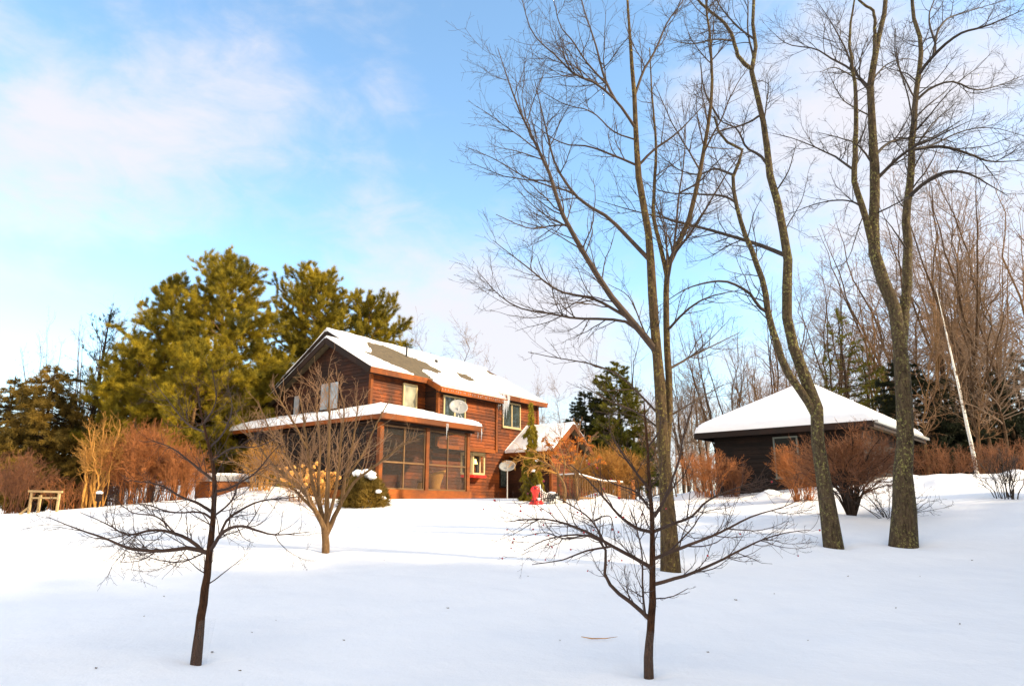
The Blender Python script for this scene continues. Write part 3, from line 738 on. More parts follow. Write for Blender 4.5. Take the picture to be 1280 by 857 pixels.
for s0 in (WL - .37, WR + .37): hbar(mb, (s0, WT + .42, float(wz(s0)) - .07), (WA, WT + .42, float(wz(WA)) - .07), .05, .24)
hbar(mb, (WL - .37, .03, float(wz(WL - .37)) - .08), (WL - .37, WT + .42, float(wz(WL - .37)) - .08), .05, .2)
for s0 in (WL, WR): hbar(mb, (s0, WT + .02, .3), (s0, WT + .02, 2.7), .13, .13)
mb.build('rake_board', M['trim'], house)
siding('wall', [(13.03, .3), (15.2, .3), (15.2, 2.3), (13.03, 2.3)], lambda a, z, o: hp(a, 1.2 + o, z), M['siding'], house)
mb = MB(); mb.add([hp(13.03, 1.5, 2.3), hp(15.4, 1.5, 2.3), hp(15.4, -1.5, 3.0), hp(13.03, -1.5, 3.0), hp(13.03, 1.5, 2.42), hp(15.4, 1.5, 2.42), hp(15.4, -1.5, 3.12), hp(13.03, -1.5, 3.12)],
   [(0, 3, 2, 1), (4, 5, 6, 7), (0, 1, 5, 4), (1, 2, 6, 5), (2, 3, 7, 6), (3, 0, 4, 7)]); lr = mb.build('roof', M['shingle'], house)
sheet('snow', 13.05, 15.42, 1.5, -1.5, lambda S, T: 2.42 + (1.5 - T) * .2333, lambda S, T: .17 + .02 * noise2(S, T, 2, 1), .15, lr, hp)

# wicker chair and footstool inside the porch
def wicker_chair(s, t, rz):
    o = empty('wicker_chair', hw(s, t, PB), TH + rz, 'curved wicker chair standing behind the right porch screen', 'chair')
    mb = MB(); n = 14
    # wrap-around shell: a swept back that flares outward
    for j, (r, z) in enumerate(((.30, 0), (.27, .2), (.33, .42), (.40, .62), (.50, .86))):
        for k in range(n + 1):
            a = PI * (.15 + 1.7 * k / n) + PI * .0
            hh = z if j < 3 else .42 + (z - .42) * max(.15, math.sin(PI * k / n) ** .7)
            mb.v.append((r * math.cos(a), r * math.sin(a), hh))
    for j in range(4):
        for k in range(n):
            q = j * (n + 1) + k; mb.f.append((q, q + 1, q + n + 2, q + n + 1))
    b = mb.build('backrest', M['wicker'], o, True); md = b.modifiers.new('thick', 'SOLIDIFY'); md.thickness = .04
    MB().lathe([(.25, .1), (.27, .36), (.29, .40), (.26, .46)], 16).build('seat', M['cushion'], o, True)
    for a in (.8, 2.3, 3.9, 5.4): MB().tube([(.24 * math.cos(a), .24 * math.sin(a), 0), (.23 * math.cos(a), .23 * math.sin(a), .12)], .02).build('leg', M['wicker'], o)
    return o
wicker_chair(1.95, 1.9, 2.4)
o = empty('wicker_footstool', hw(1.2, 2.0, PB), TH, 'low round wicker footstool beside the chair in the screened porch', 'footstool')
MB().lathe([(.20, 0), (.22, .1), (.19, .3), (.21, .33)], 16).build('base', M['wicker'], o, True)
MB().lathe([(.21, .331), (.22, .38), (.17, .43)], 16).build('cushion', M['cushion'], o, True)

# satellite dishes
def dish(loc, pole, aim, label, pole_r=.03, tripod=False, R=.42):
    o = empty('satellite_dish', loc, 0, label, 'satellite dish', 'satellite dishes on the house front')
    mb = MB(); mb.tube([(0, 0, 0), (0, 0, pole)], pole_r, 10)
    if tripod:
        for a in (.5, 2.6, 4.7): mb.tube([(.3 * math.cos(a), .3 * math.sin(a), -.05), (0, 0, pole * .7)], .016, 6)
    mb.build('mast', M['metal'], o)
    q = Vector(aim).normalized().to_track_quat('Z', 'Y').to_matrix()
    mb = MB(); n = 28; rings = 6; b0 = 0
    mb.v.append(tuple(q @ Vector((0, 0, -.09)) + Vector((0, 0, pole))))
    for i in range(1, rings + 1):
        r = R * i / rings
        for k in range(n):
            a = 2 * PI * k / n
            mb.v.append(tuple(q @ Vector((r * math.cos(a) * 1.0, r * math.sin(a) * .92, .11 * (r / R) ** 2 - .09)) + Vector((0, 0, pole))))
    for k in range(n): mb.f.append((0, 1 + k, 1 + (k + 1) % n))
    for i in range(rings - 1):
        for k in range(n):
            a = 1 + i * n + k; b = 1 + i * n + (k + 1) % n; mb.f.append((a, a + n, b + n, b))
    d = mb.build('reflector', M['dish'], o, True); md = d.modifiers.new('thick', 'SOLIDIFY'); md.thickness = .015
    mb = MB(); e = q @ Vector((0, -R * .35, .42)) + Vector((0, 0, pole)); s0 = q @ Vector((0, -R * .9, 0)) + Vector((0, 0, pole))
    mb.tube([s0, e], .014, 6); mb.build('feed_arm', M['metal'], o)
    mb = MB(); mb.tube([e, e + q @ Vector((0, .05, -.14))], [.045, .03], 10); mb.build('receiver', M['metal'], o, True)
    return o
dl = hw(2.95, 2.3); dl[2] = float(prz(2.95, 2.3)) + .05
dish(dl, .62, (.25, -.9, .55), 'pale oval satellite dish on a tripod mast on the snowy porch roof', .03, True, .40)
q = hw(6.77, 2.0); q[2] = hz(q[0], q[1]) - .1
dish(q, 1.62, (-.1, -.75, .75), 'silver satellite dish on a tall white pole in front of the house wall', .03, False, .385)

# ------------------------------------------------------------------ the shed
SA = math.radians(49); SC = np.array([12.10, 22.91]); SL, SR = 6.45, 8.4
# local axes: +x from the near corner along the right side, +y along the front side
shed = empty('garden_shed', (SC[0], SC[1], .2), SA, 'low dark timber garage with a pyramid roof under thick snow', 'shed')
ze = 2.65; OV = .55
x0, x1, y0, y1 = OV, SR - OV, OV, SL - OV
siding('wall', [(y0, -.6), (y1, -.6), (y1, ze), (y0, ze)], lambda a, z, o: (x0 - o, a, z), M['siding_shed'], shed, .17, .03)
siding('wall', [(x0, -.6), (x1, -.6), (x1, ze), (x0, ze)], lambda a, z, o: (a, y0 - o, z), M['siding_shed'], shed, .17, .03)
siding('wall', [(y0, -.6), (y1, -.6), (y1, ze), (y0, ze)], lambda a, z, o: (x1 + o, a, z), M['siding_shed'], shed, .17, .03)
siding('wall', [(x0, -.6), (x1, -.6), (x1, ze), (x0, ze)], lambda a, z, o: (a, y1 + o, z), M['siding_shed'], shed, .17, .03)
PKH = 2.0; rl = .5
def shz(Sx, T):
    cx, cy = SR / 2, SL / 2
    dx = np.clip((np.abs(Sx - cx) - rl), 0, None) / (cx - rl); dy = np.abs(T - cy) / cy
    return ze + PKH * (1 - np.maximum(dx, dy))
mb = MB(); cx, cy = SR / 2, SL / 2
mb.add([(0, 0, ze), (SR, 0, ze), (SR, SL, ze), (0, SL, ze), (cx - rl, cy, ze + PKH), (cx + rl, cy, ze + PKH), (0, 0, ze - .05), (SR, 0, ze - .05), (SR, SL, ze - .05), (0, SL, ze - .05)],
       [(0, 1, 5, 4), (1, 2, 5), (2, 3, 4, 5), (3, 0, 4), (6, 9, 8, 7), (6, 7, 1, 0), (7, 8, 2, 1), (8, 9, 3, 2), (9, 6, 0, 3)])
srf = mb.build('roof', M['shingle'], shed)
idc = lambda a, b, c: (a, b, c)
ed = lambda S, T: np.minimum(np.minimum(S + .03, SR + .03 - S), np.minimum(T + .03, SL + .03 - T))
sheet('snow', -.03, SR + .03, -.03, SL + .03, shz, lambda S, T: .24 * (1 - np.exp(-ed(S, T) / .08)) * (1 + .05 * noise2(S, T, 1.0, 3)) + .03, .09, srf, idc)
mb = MB()
for a, b in (((-.02, -.02), (SR, -.02)), ((-.02, -.02), (-.02, SL)), ((SR, 0), (SR, SL)), ((0, SL), (SR, SL))):
    mb.bar((a[0], a[1], ze - .11), (b[0], b[1], ze - .11), .05, .22)
mb.build('fascia', M['trim_dark'], shed)
MB().bar((.1, -.11, ze - .02), (SR, -.11, ze - .03), .12, .10).build('gutter', M['metal'], shed)
window(lambda a, z, o: (x0 - .03 - o, a, z), 2.65, 3.55, .85, 2.35, 1, M['shed_glass'], shed, .06, plain('grey_green_frame', (.11, .13, .11), .5))

# ------------------------------------------------------------------ things near the house
q = at(283, 612, 27.5)
tub = empty('hot_tub', (q[0], q[1], .35), .25, 'orange timber hot tub with a grey snowy cover beside the big bushes', 'hot tub')
n8 = [(1.15 * math.cos(2 * PI * k / 8 + .39), 1.15 * math.sin(2 * PI * k / 8 + .39)) for k in range(8)]
def oct_(s, z0, z1, sy=1):
    mb = MB(); vs = [(x * s, y * s * sy, z0) for x, y in n8] + [(x * s, y * s * sy, z1) for x, y in n8]
    return mb.add(vs, [tuple(reversed(range(8))), tuple(range(8, 16))] + [(i, (i + 1) % 8, 8 + (i + 1) % 8, 8 + i) for i in range(8)])
oct_(1, -.2, .62).build('body', M['tub'], tub); oct_(1.06, .62, .80).build('cover', M['greycover'], tub, bevel=.02); oct_(1.0, .803, .93).build('snow', M['snow_roof'], tub, bevel=.05)

q = at(50, 640, 24.0); zz = hz(q[0], q[1])
fr = empty('garden_arch', (q[0], q[1], zz), -.12, 'pale timber arch of posts and two rails standing on the snow at far left', 'garden arch')
for x in (-.42, .62):
    MB().bar((x, 0, -.2), (x, 0, .68), .065).build('post', M['lumber'], fr)
MB().bar((-.34, .3, -.2), (-.34, .3, .6), .07).build('post', M['lumber'], fr)
MB().bar((-.55, 0, .73), (.72, 0, .70), .07).build('rail', M['lumber'], fr)
MB().bar((-.36, 0, .50), (.57, 0, .50), .055).build('rail', M['lumber'], fr)
MB().bar((-.75, 0, -.05), (-.45, 0, .18), .06).build('brace', M['lumber'], fr)
q = at(122, 632, 24.5); zz = hz(q[0], q[1])
o = empty('garden_lantern', (q[0], q[1], zz), 0, 'small dark garden lantern capped with snow beside the yellow shrub', 'lantern')
MB().lathe([(.04, -.1), (.04, .2), (.1, .22), (.1, .42), (.12, .44), (.05, .5)], 10).build('body', M['trim_dark'], o, True)
MB().blob((0, 0, .5), (.11, .11, .07)).build('snow_cap', M['snow_roof'], o, True)

# red figure and zebra lying on the snow
q = at(669, 629, 23.2); zz = hz(q[0], q[1])
o = empty('garden_figure', (q[0], q[1], zz), 0, 'red seated garden figure on the snow next to the zebra', 'garden figure')
MB().lathe([(.20, -.05), (.20, .04), (.13, .10), (.09, .22), (.10, .34), (.15, .42), (.15, .50), (.10, .57), (.03, .59)], 14).build('body', M['red'], o, True)
MB().tube([(.08, -.06, .12), (.18, -.1, .05), (.26, -.1, .0)], [.07, .07, .05], 8).build('foot', M['red'], o, True)
MB().blob((.12, -.09, .14), .065, seed=2).build('snow_lump', M['snow_roof'], o, True)
q = at(685, 629, 23.4); zz = hz(q[0], q[1])
zeb = empty('zebra_statue', (q[0], q[1], zz), .1, 'black and white striped zebra statue lying on the snow with its head raised', 'animal statue')
me = bpy.data.meshes.new('body')
sk = [((.28, .02, .17), .13), ((.12, 0, .20), .16), ((-.08, 0, .21), .15), ((-.2, 0, .28), .11), ((-.27, 0, .42), .075), ((-.29, 0, .53), .065), ((-.35, -.03, .56), .06), ((-.43, -.05, .50), .045), ((-.47, -.06, .47), .035),
      ((-.22, -.12, .06), .05), ((-.38, -.16, .03), .035), ((-.22, .10, .06), .05), ((-.38, .14, .03), .035), ((.24, -.15, .09), .08), ((.12, -.22, .04), .04), ((0, -.24, .03), .03), ((.26, .14, .08), .07), ((.14, .2, .04), .04),
      ((.40, .03, .14), .02), ((.46, .05, .04), .015), ((-.27, -.05, .63), .022), ((-.27, .05, .63), .022)]
ed_ = [(0, 1), (1, 2), (2, 3), (3, 4), (4, 5), (5, 6), (6, 7), (7, 8), (3, 9), (9, 10), (3, 11), (11, 12), (0, 13), (13, 14), (14, 15), (0, 16), (16, 17), (0, 18), (18, 19), (5, 20), (5, 21)]
me.from_pydata([v for v, r in sk], ed_, []); o = link('body', me, M['zebra'], zeb)
o.modifiers.new('skin', 'SKIN'); sv = me.skin_vertices[0].data
for i, (v, r) in enumerate(sk): sv[i].radius = (r, r); sv[i].use_root = (i == 1)
o.modifiers.new('sub', 'SUBSURF').levels = 2; o.modifiers['sub'].render_levels = 2
MB().bar((-.25, 0, .60), (-.17, 0, .38), .02, .07).build('mane', M['black'], zeb)
MB().blob((.12, 0, .34), (.14, .08, .05), seed=5).build('snow_lump', M['snow_roof'], zeb, True)

# porch ramp railing, posts with snow on their rails
rail = empty('deck_railing', (*at(697, 625, 25.0)[:2], .30), 0, 'weathered deck railing with balusters and snow on its top rail before the gabled wing', 'railing')
ro = Vector(rail.location)
def rp(px, D, z): q = at(px, 600, D); return Vector((q[0], q[1], z + .30)) - ro
secs = [(698, 25.0, .80, 722, 24.6, .82), (722, 24.6, .82, 752, 25.6, .62), (752, 25.6, .62, 778, 26.4, .60)]
for i, (xa, Da, za, xb, Db, zb) in enumerate(secs):
    a, b = rp(xa, Da, za), rp(xb, Db, zb)
    MB().bar(a, b, .10, .05).build('top_rail', M['deckwood'], rail)
    mb = MB(); mb.bar(a + Vector((0, 0, .05)), b + Vector((0, 0, .05)), .09, .05); mb.build('snow', M['snow_roof'], rail, bevel=.02)
    lo = .04 if i == 0 else .0
    MB().bar(Vector((a.x, a.y, lo + .05)), Vector((b.x, b.y, lo)), .05, .06).build('bottom_rail', M['deckwood'], rail)
    nb = int((b - a).length / .14)
    for k in range(1, nb):
        p_ = a.lerp(b, k / nb); MB().bar((p_.x, p_.y, lo), (p_.x, p_.y, p_.z - .02), .035).build('baluster', M['deckwood'], rail)
    MB().bar((a.x, a.y, -.3), (a.x, a.y, a.z + .12), .10).build('post', M['deckwood'], rail)
MB().bar((rp(778, 26.4, 0).x, rp(778, 26.4, 0).y, -.3), rp(778, 26.4, .7), .1).build('post', M['deckwood'], rail)
dk = MB(); a, b = rp(690, 25.4, .02), rp(722, 24.9, .02)
c_, d_ = rp(755, 26.5, .02), rp(712, 27.4, .02)
dk.add([a, b, c_, d_, a - Vector((0, 0, .15)), b - Vector((0, 0, .15)), c_ - Vector((0, 0, .15)), d_ - Vector((0, 0, .15))], [(0, 1, 2, 3), (7, 6, 5, 4), (0, 4, 5, 1), (1, 5, 6, 2), (2, 6, 7, 3), (3, 7, 4, 0)])
dk.build('deck_floor', M['deckwood'], rail)
q = at(783, 622, 25.4)
gt = empty('garden_gate', (q[0], q[1], .3), .15, 'short upright board gate between two orange posts right of the railing', 'gate')
for x in (-.27, .27): MB().bar((x, 0, -.2), (x, 0, .68), .1).build('post', M['tub'], gt)
mb = MB()
for k in range(4): mb.bar((-.165 + k * .11, 0, -.1), (-.165 + k * .11, 0, .5), .07, .02, (0, 1, 0))
mb.bar((-.22, .03, .4), (.22, .03, .4), .03, .05); mb.build('board_panel', M['deckwood'], gt)
# fallen branch and leaf litter on the foreground snow
q = at(726, 771, 8.4); z = hz(q[0], q[1])
o = MB().tube([(0, 0, .03), (.12, -.03, .015), (.28, -.02, .015), (.42, .03, .025)], [.004, .007, .005, .002], 6).build('fallen_twig', M['twig_gold'], None, True)
o.location = (q[0], q[1], z); tag(o, 'thin tan curved stick lying alone on the foreground snow', 'stick')

# ------------------------------------------------------------------ near and middle bare trees
def offs(rng, lst, r0, r1, spread=1.5):
    out = []
    for i, p in enumerate(lst):
        a = spread * (1 if rng.random() < .5 else -1) * rng.uniform(.35, 1)
        out.append((p, r0, r1, 0, a))
    return out
rng0 = np.random.default_rng(3)
# maple in the middle
tr = [(836, 660), (832, 600), (829, 550), (826, 500), (822, 450), (818, 400), (815, 350), (812, 300), (803, 250), (797, 210), (795, 160), (792, 110), (788, 56), (784, 0), (780, -70)]
st = [([(833, 590), (836, 540), (838, 500), (836, 460), (834, 420), (833, 380), (832, 345), (840, 320), (855, 290), (868, 250), (875, 210), (885, 160), (890, 110), (888, 50), (882, 0), (885, -60)], .078, .016, .1, .9),
      ([(832, 345), (824, 305), (816, 270), (818, 230), (820, 180), (815, 120), (812, 60)], .05, .012, .3, 1.6)]
A = [[(815, 438), (790, 405), (765, 375), (740, 335), (720, 300), (700, 260), (690, 225), (672, 185), (650, 140), (635, 100), (622, 60)],
     [(785, 400), (744, 375), (698, 363), (659, 334), (616, 300)], [(805, 424), (778, 402), (720, 398), (690, 392), (650, 385), (620, 365), (598, 340)],
     [(812, 326), (783, 295), (757, 270), (724, 249), (695, 207), (680, 150), (668, 100)], [(716, 285), (690, 283), (660, 285), (620, 268)], [(697, 250), (660, 225), (620, 200), (585, 185)],
     [(799, 207), (770, 195), (735, 183), (700, 178), (660, 150)], [(784, 162), (767, 129), (745, 106), (717, 92), (695, 70), (665, 40), (650, -10)],
     [(770, 126), (756, 98), (747, 64), (742, 48), (727, 0), (720, -50)], [(746, 112), (731, 81), (717, 53), (700, 31), (690, -10)],
     [(790, 175), (765, 165), (740, 140), (705, 130), (670, 110)], [(798, 120), (806, 90), (820, 62), (834, 28), (854, 0), (865, -40)],
     [(799, 207), (817, 188), (840, 171), (860, 153), (885, 125)], [(822, 520), (800, 495), (775, 470), (740, 455), (700, 448), (660, 440)], [(820, 455), (800, 400), (785, 370), (760, 355)],
     [(838, 460), (865, 445), (895, 430), (925, 415)], [(838, 410), (862, 385), (890, 370), (930, 362)], [(836, 520), (870, 500), (905, 480)], [(826, 540), (795, 515), (760, 500), (725, 480)],
     [(838, 350), (845, 300), (848, 250), (855, 200), (858, 140)], [(868, 250), (885, 215), (910, 190)]]
radA = [.075, .035, .035, .05, .02, .02, .03, .035, .03, .025, .02, .03, .03, .025, .022, .028, .028, .022, .022, .03, .02]
lm = [(p, r, .006, 0, float(rng0.uniform(-1.6, 1.6))) for p, r in zip(A, radA)]
bare_tree_traced('bare_maple', (838, 708), 13.0, (tr, .135, .012), st, lm, (M['bark_maple'], M['twig_maple']), 'tall bare maple between house and shed with one long limb sweeping up to the left', 'tree', 11,
                 (3.0, 4.6, 7.0, 6.0), .0032, (2.8, 1.7, .85, .36))
# leaning twin stem tree
tr = [(1036, 640), (1028, 590), (1022, 550), (1019, 500), (1004, 464), (989, 428), (984, 398), (983, 367), (987, 340), (983, 313), (978, 279), (973, 258), (965, 231), (960, 194), (954, 158), (951, 133), (942, 109), (939, 88), (943, 73), (945, 58), (941, 36), (942, 0), (944, -60)]
st = [([(1012, 520), (998, 492), (980, 464), (970, 434), (961, 401), (955, 361), (945, 328), (931, 292), (922, 264), (916, 225), (925, 200), (927, 188), (912, 179), (899, 167), (893, 146)], .095, .025, -.05, -.5),
      ([(939, 90), (934, 86), (922, 73), (918, 55), (910, 35), (893, 18), (872, 0), (850, -30)], .055, .02, .1, -.8)]
A = [[(977, 320), (955, 310), (931, 301), (892, 289), (840, 275), (790, 263), (745, 250)], [(954, 392), (943, 383), (937, 370), (922, 358), (901, 351), (860, 360), (820, 385)],
     [(919, 261), (904, 249), (873, 243), (830, 240), (800, 225)], [(914, 228), (893, 214), (875, 218), (850, 213), (820, 190)], [(957, 209), (948, 194), (933, 185), (921, 161), (900, 150), (885, 120)],
     [(948, 143), (930, 155), (899, 165), (870, 185)], [(940, 50), (921, 33), (899, 6), (880, -30)], [(918, 55), (895, 50), (865, 55), (840, 50)], [(955, 155), (958, 130), (960, 105), (940, 100)],
     [(966, 240), (985, 215), (995, 180)], [(893, 146), (880, 110), (875, 70)], [(943, 73), (935, 40), (935, 0), (930, -40)], [(975, 290), (1000, 255), (1010, 220)]]
radA = [.06, .04, .035, .035, .04, .03, .03, .025, .022, .02, .028, .028, .015]
lm = [(p, r, .006, 0, float(rng0.uniform(-1.8, 1.8))) for p, r in zip(A, radA)]
bare_tree_traced('bare_tree', (1042, 680), 15.0, (tr, .155, .025), st, lm, (M['bark_big'], M['twig_dark']), 'bare tree with two bowed stems leaning left in front of the shed', 'tree', 12,
                 (3.0, 5.0, 7.0, 6.0), .0034, (2.8, 1.9, .9, .38), flare=1.25)
# the big lichen covered tree at right
tr = [(1128, 620), (1130, 560), (1130, 500), (1127, 450), (1120, 398), (1108, 361), (1097, 331), (1091, 301), (1091, 270), (1093, 240), (1094, 212), (1090, 170), (1088, 121), (1091, 85), (1098, 48), (1105, 18), (1107, 0), (1112, -70)]
st = [([(1126, 440), (1130, 410), (1132, 376), (1134, 340), (1134, 301), (1132, 270), (1138, 235), (1139, 182), (1142, 152), (1146, 115), (1152, 67), (1151, 45), (1142, 24), (1140, 0), (1136, -60)], .12, .03, .1, .7),
      ([(1092, 320), (1081, 273), (1072, 245), (1067, 218), (1069, 182), (1070, 146), (1067, 97), (1062, 50), (1068, 0)], .085, .02, -.05, -.8),
      ([(1091, 75), (1093, 45), (1092, 15), (1073, 0), (1060, -30)], .05, .02, 0, -.5)]
A = [[(1145, 238), (1161, 224), (1183, 214), (1210, 217), (1235, 230), (1260, 245)], [(1155, 176), (1183, 179), (1216, 194), (1240, 202), (1290, 200)], [(1101, 226), (1119, 203), (1140, 185), (1161, 176), (1183, 165), (1215, 150)],
     [(1098, 197), (1113, 179), (1134, 173), (1165, 172), (1200, 180)], [(1150, 112), (1167, 102), (1192, 100), (1216, 112), (1245, 108), (1285, 92)], [(1153, 73), (1170, 58), (1198, 42), (1234, 32), (1285, 10)],
     [(1153, 60), (1170, 33), (1192, 20), (1222, 11), (1258, 0)], [(1152, 40), (1161, 18), (1175, -20)], [(1088, 113), (1070, 91), (1055, 58), (1040, 30), (1020, 0)], [(1088, 111), (1061, 85), (1040, 74), (1018, 61), (984, 55), (960, 35)],
     [(1092, 208), (1073, 182), (1052, 173), (1020, 165)], [(1066, 218), (1049, 202), (1040, 194), (997, 175), (966, 167)], [(1092, 105), (1104, 86), (1116, 77), (1137, 74), (1160, 82)], [(1140, 140), (1134, 115), (1120, 73), (1118, 40)],
     [(1078, 262), (1069, 254), (1050, 250), (1020, 255), (985, 268)], [(1080, 268), (1075, 279), (1062, 319), (1050, 334)], [(1131, 308), (1111, 279), (1099, 270)], [(1098, 268), (1125, 252), (1145, 240)], [(1145, 180), (1170, 150), (1192, 132)],
     [(1070, 146), (1050, 120), (1035, 90)], [(1108, 361), (1085, 350), (1060, 360)], [(1067, 100), (1045, 85), (1025, 90)], [(1140, 200), (1160, 190), (1200, 165), (1240, 160), (1280, 170)]]
radA = [.05, .05, .045, .04, .035, .045, .035, .03, .035, .035, .03, .035, .025, .02, .028, .015, .025, .02, .025, .02, .015, .02, .025]
lm = [(p, r, .006, 0, float(rng0.uniform(-2, 2))) for p, r in zip(A, radA)]
bare_tree_traced('bare_tree', (1127, 678), 15.1, (tr, .195, .035), st, lm, (M['bark_big'], M['twig_dark']), 'thickest bare tree with yellow green lichen on its trunk, standing at the shed corner', 'tree', 13,
                 (3.0, 5.0, 7.0, 6.0), .0034, (2.8, 1.9, .9, .38), flare=1.4)
# crabapples
tr = [(250, 780), (256, 740), (262, 690), (266, 650), (268, 612), (267, 585), (262, 560), (252, 520), (245, 480)]
A = [[(258, 692), (235, 685), (205, 688), (165, 686), (130, 672), (95, 660), (58, 645)], [(257, 684), (240, 672), (215, 664), (190, 662), (160, 668), (135, 655), (100, 640)], [(262, 640), (245, 628), (225, 620), (200, 606), (165, 600)],
     [(264, 690), (280, 665), (300, 657), (320, 662), (345, 668), (390, 664)], [(285, 662), (290, 645), (310, 632), (330, 625), (360, 622), (395, 618)], [(267, 614), (285, 610), (305, 600), (320, 590), (338, 568), (350, 555)],
     [(266, 602), (250, 588), (235, 575), (215, 560), (185, 548)], [(263, 560), (280, 540), (290, 510), (285, 480)], [(264, 575), (290, 560), (320, 558), (345, 548)], [(258, 540), (235, 530), (210, 500), (195, 480)],
     [(256, 530), (270, 500), (265, 460)], [(200, 687), (175, 700), (145, 703)], [(266, 650), (250, 640), (215, 640), (180, 630), (150, 632)], [(215, 664), (195, 645), (165, 640), (140, 620)], [(262, 650), (290, 625), (300, 600), (320, 585)], [(255, 695), (230, 702), (200, 700), (170, 690)]]
radA = [.030, .026, .022, .028, .020, .02, .02, .014, .015, .014, .012, .010, .016, .012, .016, .012]
lm = [(p, r * .8, .003, 0, float(rng0.uniform(-1.1, 1.1))) for p, r in zip(A, radA)]
bare_tree_traced('crabapple_tree', (245, 825), 7.5, (tr, .050, .005), [], lm, (M['bark_crab'], M['twig_crab']), 'small crooked bare crabapple in the left foreground without fruit', 'tree', 21,
                 (8, 10, 17, 12), .0017, (.9, .6, .30, .13), sub=(.8, .5), flare=1.08, up=.5)
tr = [(812, 800), (815, 760), (816, 700), (815, 660), (813, 620), (810, 580), (808, 540), (805, 500)]
A = [[(810, 775), (790, 755), (765, 735), (755, 715), (758, 690), (745, 672), (715, 668), (680, 675), (655, 688)], [(803, 772), (802, 740), (803, 700), (796, 660), (785, 630)], [(808, 710), (785, 695), (760, 680), (735, 665), (700, 652), (670, 648), (632, 652)],
     [(812, 665), (795, 660), (775, 645), (755, 622), (735, 600), (712, 580)], [(818, 700), (840, 690), (870, 678), (900, 665), (940, 645), (975, 635), (1005, 622)], [(818, 730), (860, 718), (890, 705), (920, 690), (950, 675), (985, 665), (1012, 662)],
     [(816, 665), (840, 655), (865, 645), (885, 625), (920, 610), (960, 598)], [(814, 648), (830, 625), (840, 600), (850, 570), (855, 540), (868, 500)], [(812, 612), (795, 590), (780, 570), (765, 545), (760, 515)],
     [(758, 690), (730, 690), (700, 700), (665, 705)], [(760, 682), (740, 650), (712, 630), (690, 622), (655, 628)], [(735, 665), (705, 672), (680, 665), (650, 672)], [(812, 560), (825, 535), (822, 505)], [(816, 640), (795, 615), (770, 605), (740, 590)],
     [(818, 748), (840, 745), (860, 735)], [(840, 690), (865, 660), (880, 640), (905, 635)], [(760, 622), (765, 650), (770, 680)]]
radA = [.028, .016, .026, .024, .026, .026, .022, .022, .018, .014, .014, .012, .012, .014, .009, .012, .010]
lm = [(p, r * .8, .003, 0, float(rng0.uniform(-1.0, 1.0))) for p, r in zip(A, radA)]
root, (C3, C4, rngc) = bare_tree_traced('crabapple_tree', (810, 838), 7.1, (tr, .044, .006), [], lm, (M['bark_crab'], M['twig_crab']), 'small bare crabapple with a few red berries in the centre foreground', 'tree', 22,
                 (8, 9, 16, 12), .0017, (.9, .6, .30, .13), sub=(.8, .5), flare=1.08, up=.6)
bm_ = None
tips = C3[:, -1]; o3 = np.array(root.location)
left = tips[(tips[:, 0] < -.25) & (tips[:, 2] > .6)]; right = tips[(tips[:, 0] > 0)]
ch = np.concatenate([left[rngc.choice(len(left), 46)], right[rngc.choice(len(right), 8)]])
for i, c in enumerate(ch):
    if bm_ is None:
        b_ = MB().blob((0, 0, 0), .009, 8, 6, .08).build('berry', M['berry'], root, True); bm_ = b_.data
    else:
        b_ = bpy.data.objects.new('berry', bm_); col.objects.link(b_); b_.parent = root
    b_.location = tuple(float(v) for v in c - np.array([0, 0, .01])); s_ = rngc.uniform(.8, 1.3); b_.scale = (s_, s_, s_)
for (px, py, D, lb, lean) in ((245, 825, 7.5, 'clear plastic sleeve round the left crabapple trunk', .06), (810, 838, 7.1, 'clear plastic sleeve round the berried crabapple trunk', .0)):
    q = at(px, py, D); z = hz(q[0], q[1])
    mb = MB(); n = 20; rr = .082
    for k in range(n + 1):
        a = 2 * PI * k / n * .93
        for zz, dx in ((-.03, 0), (.44, lean)): mb.v.append((rr * (1 + .1 * math.sin(3 * a)) * math.cos(a) + dx, rr * math.sin(a), zz))
    for k in range(n): mb.f.append((2 * k, 2 * k + 2, 2 * k + 3, 2 * k + 1))
    o = mb.build('tree_guard', M['guard'], None, True); o.location = (q[0] + .01, q[1], z); tag(o, lb, 'tree guard')

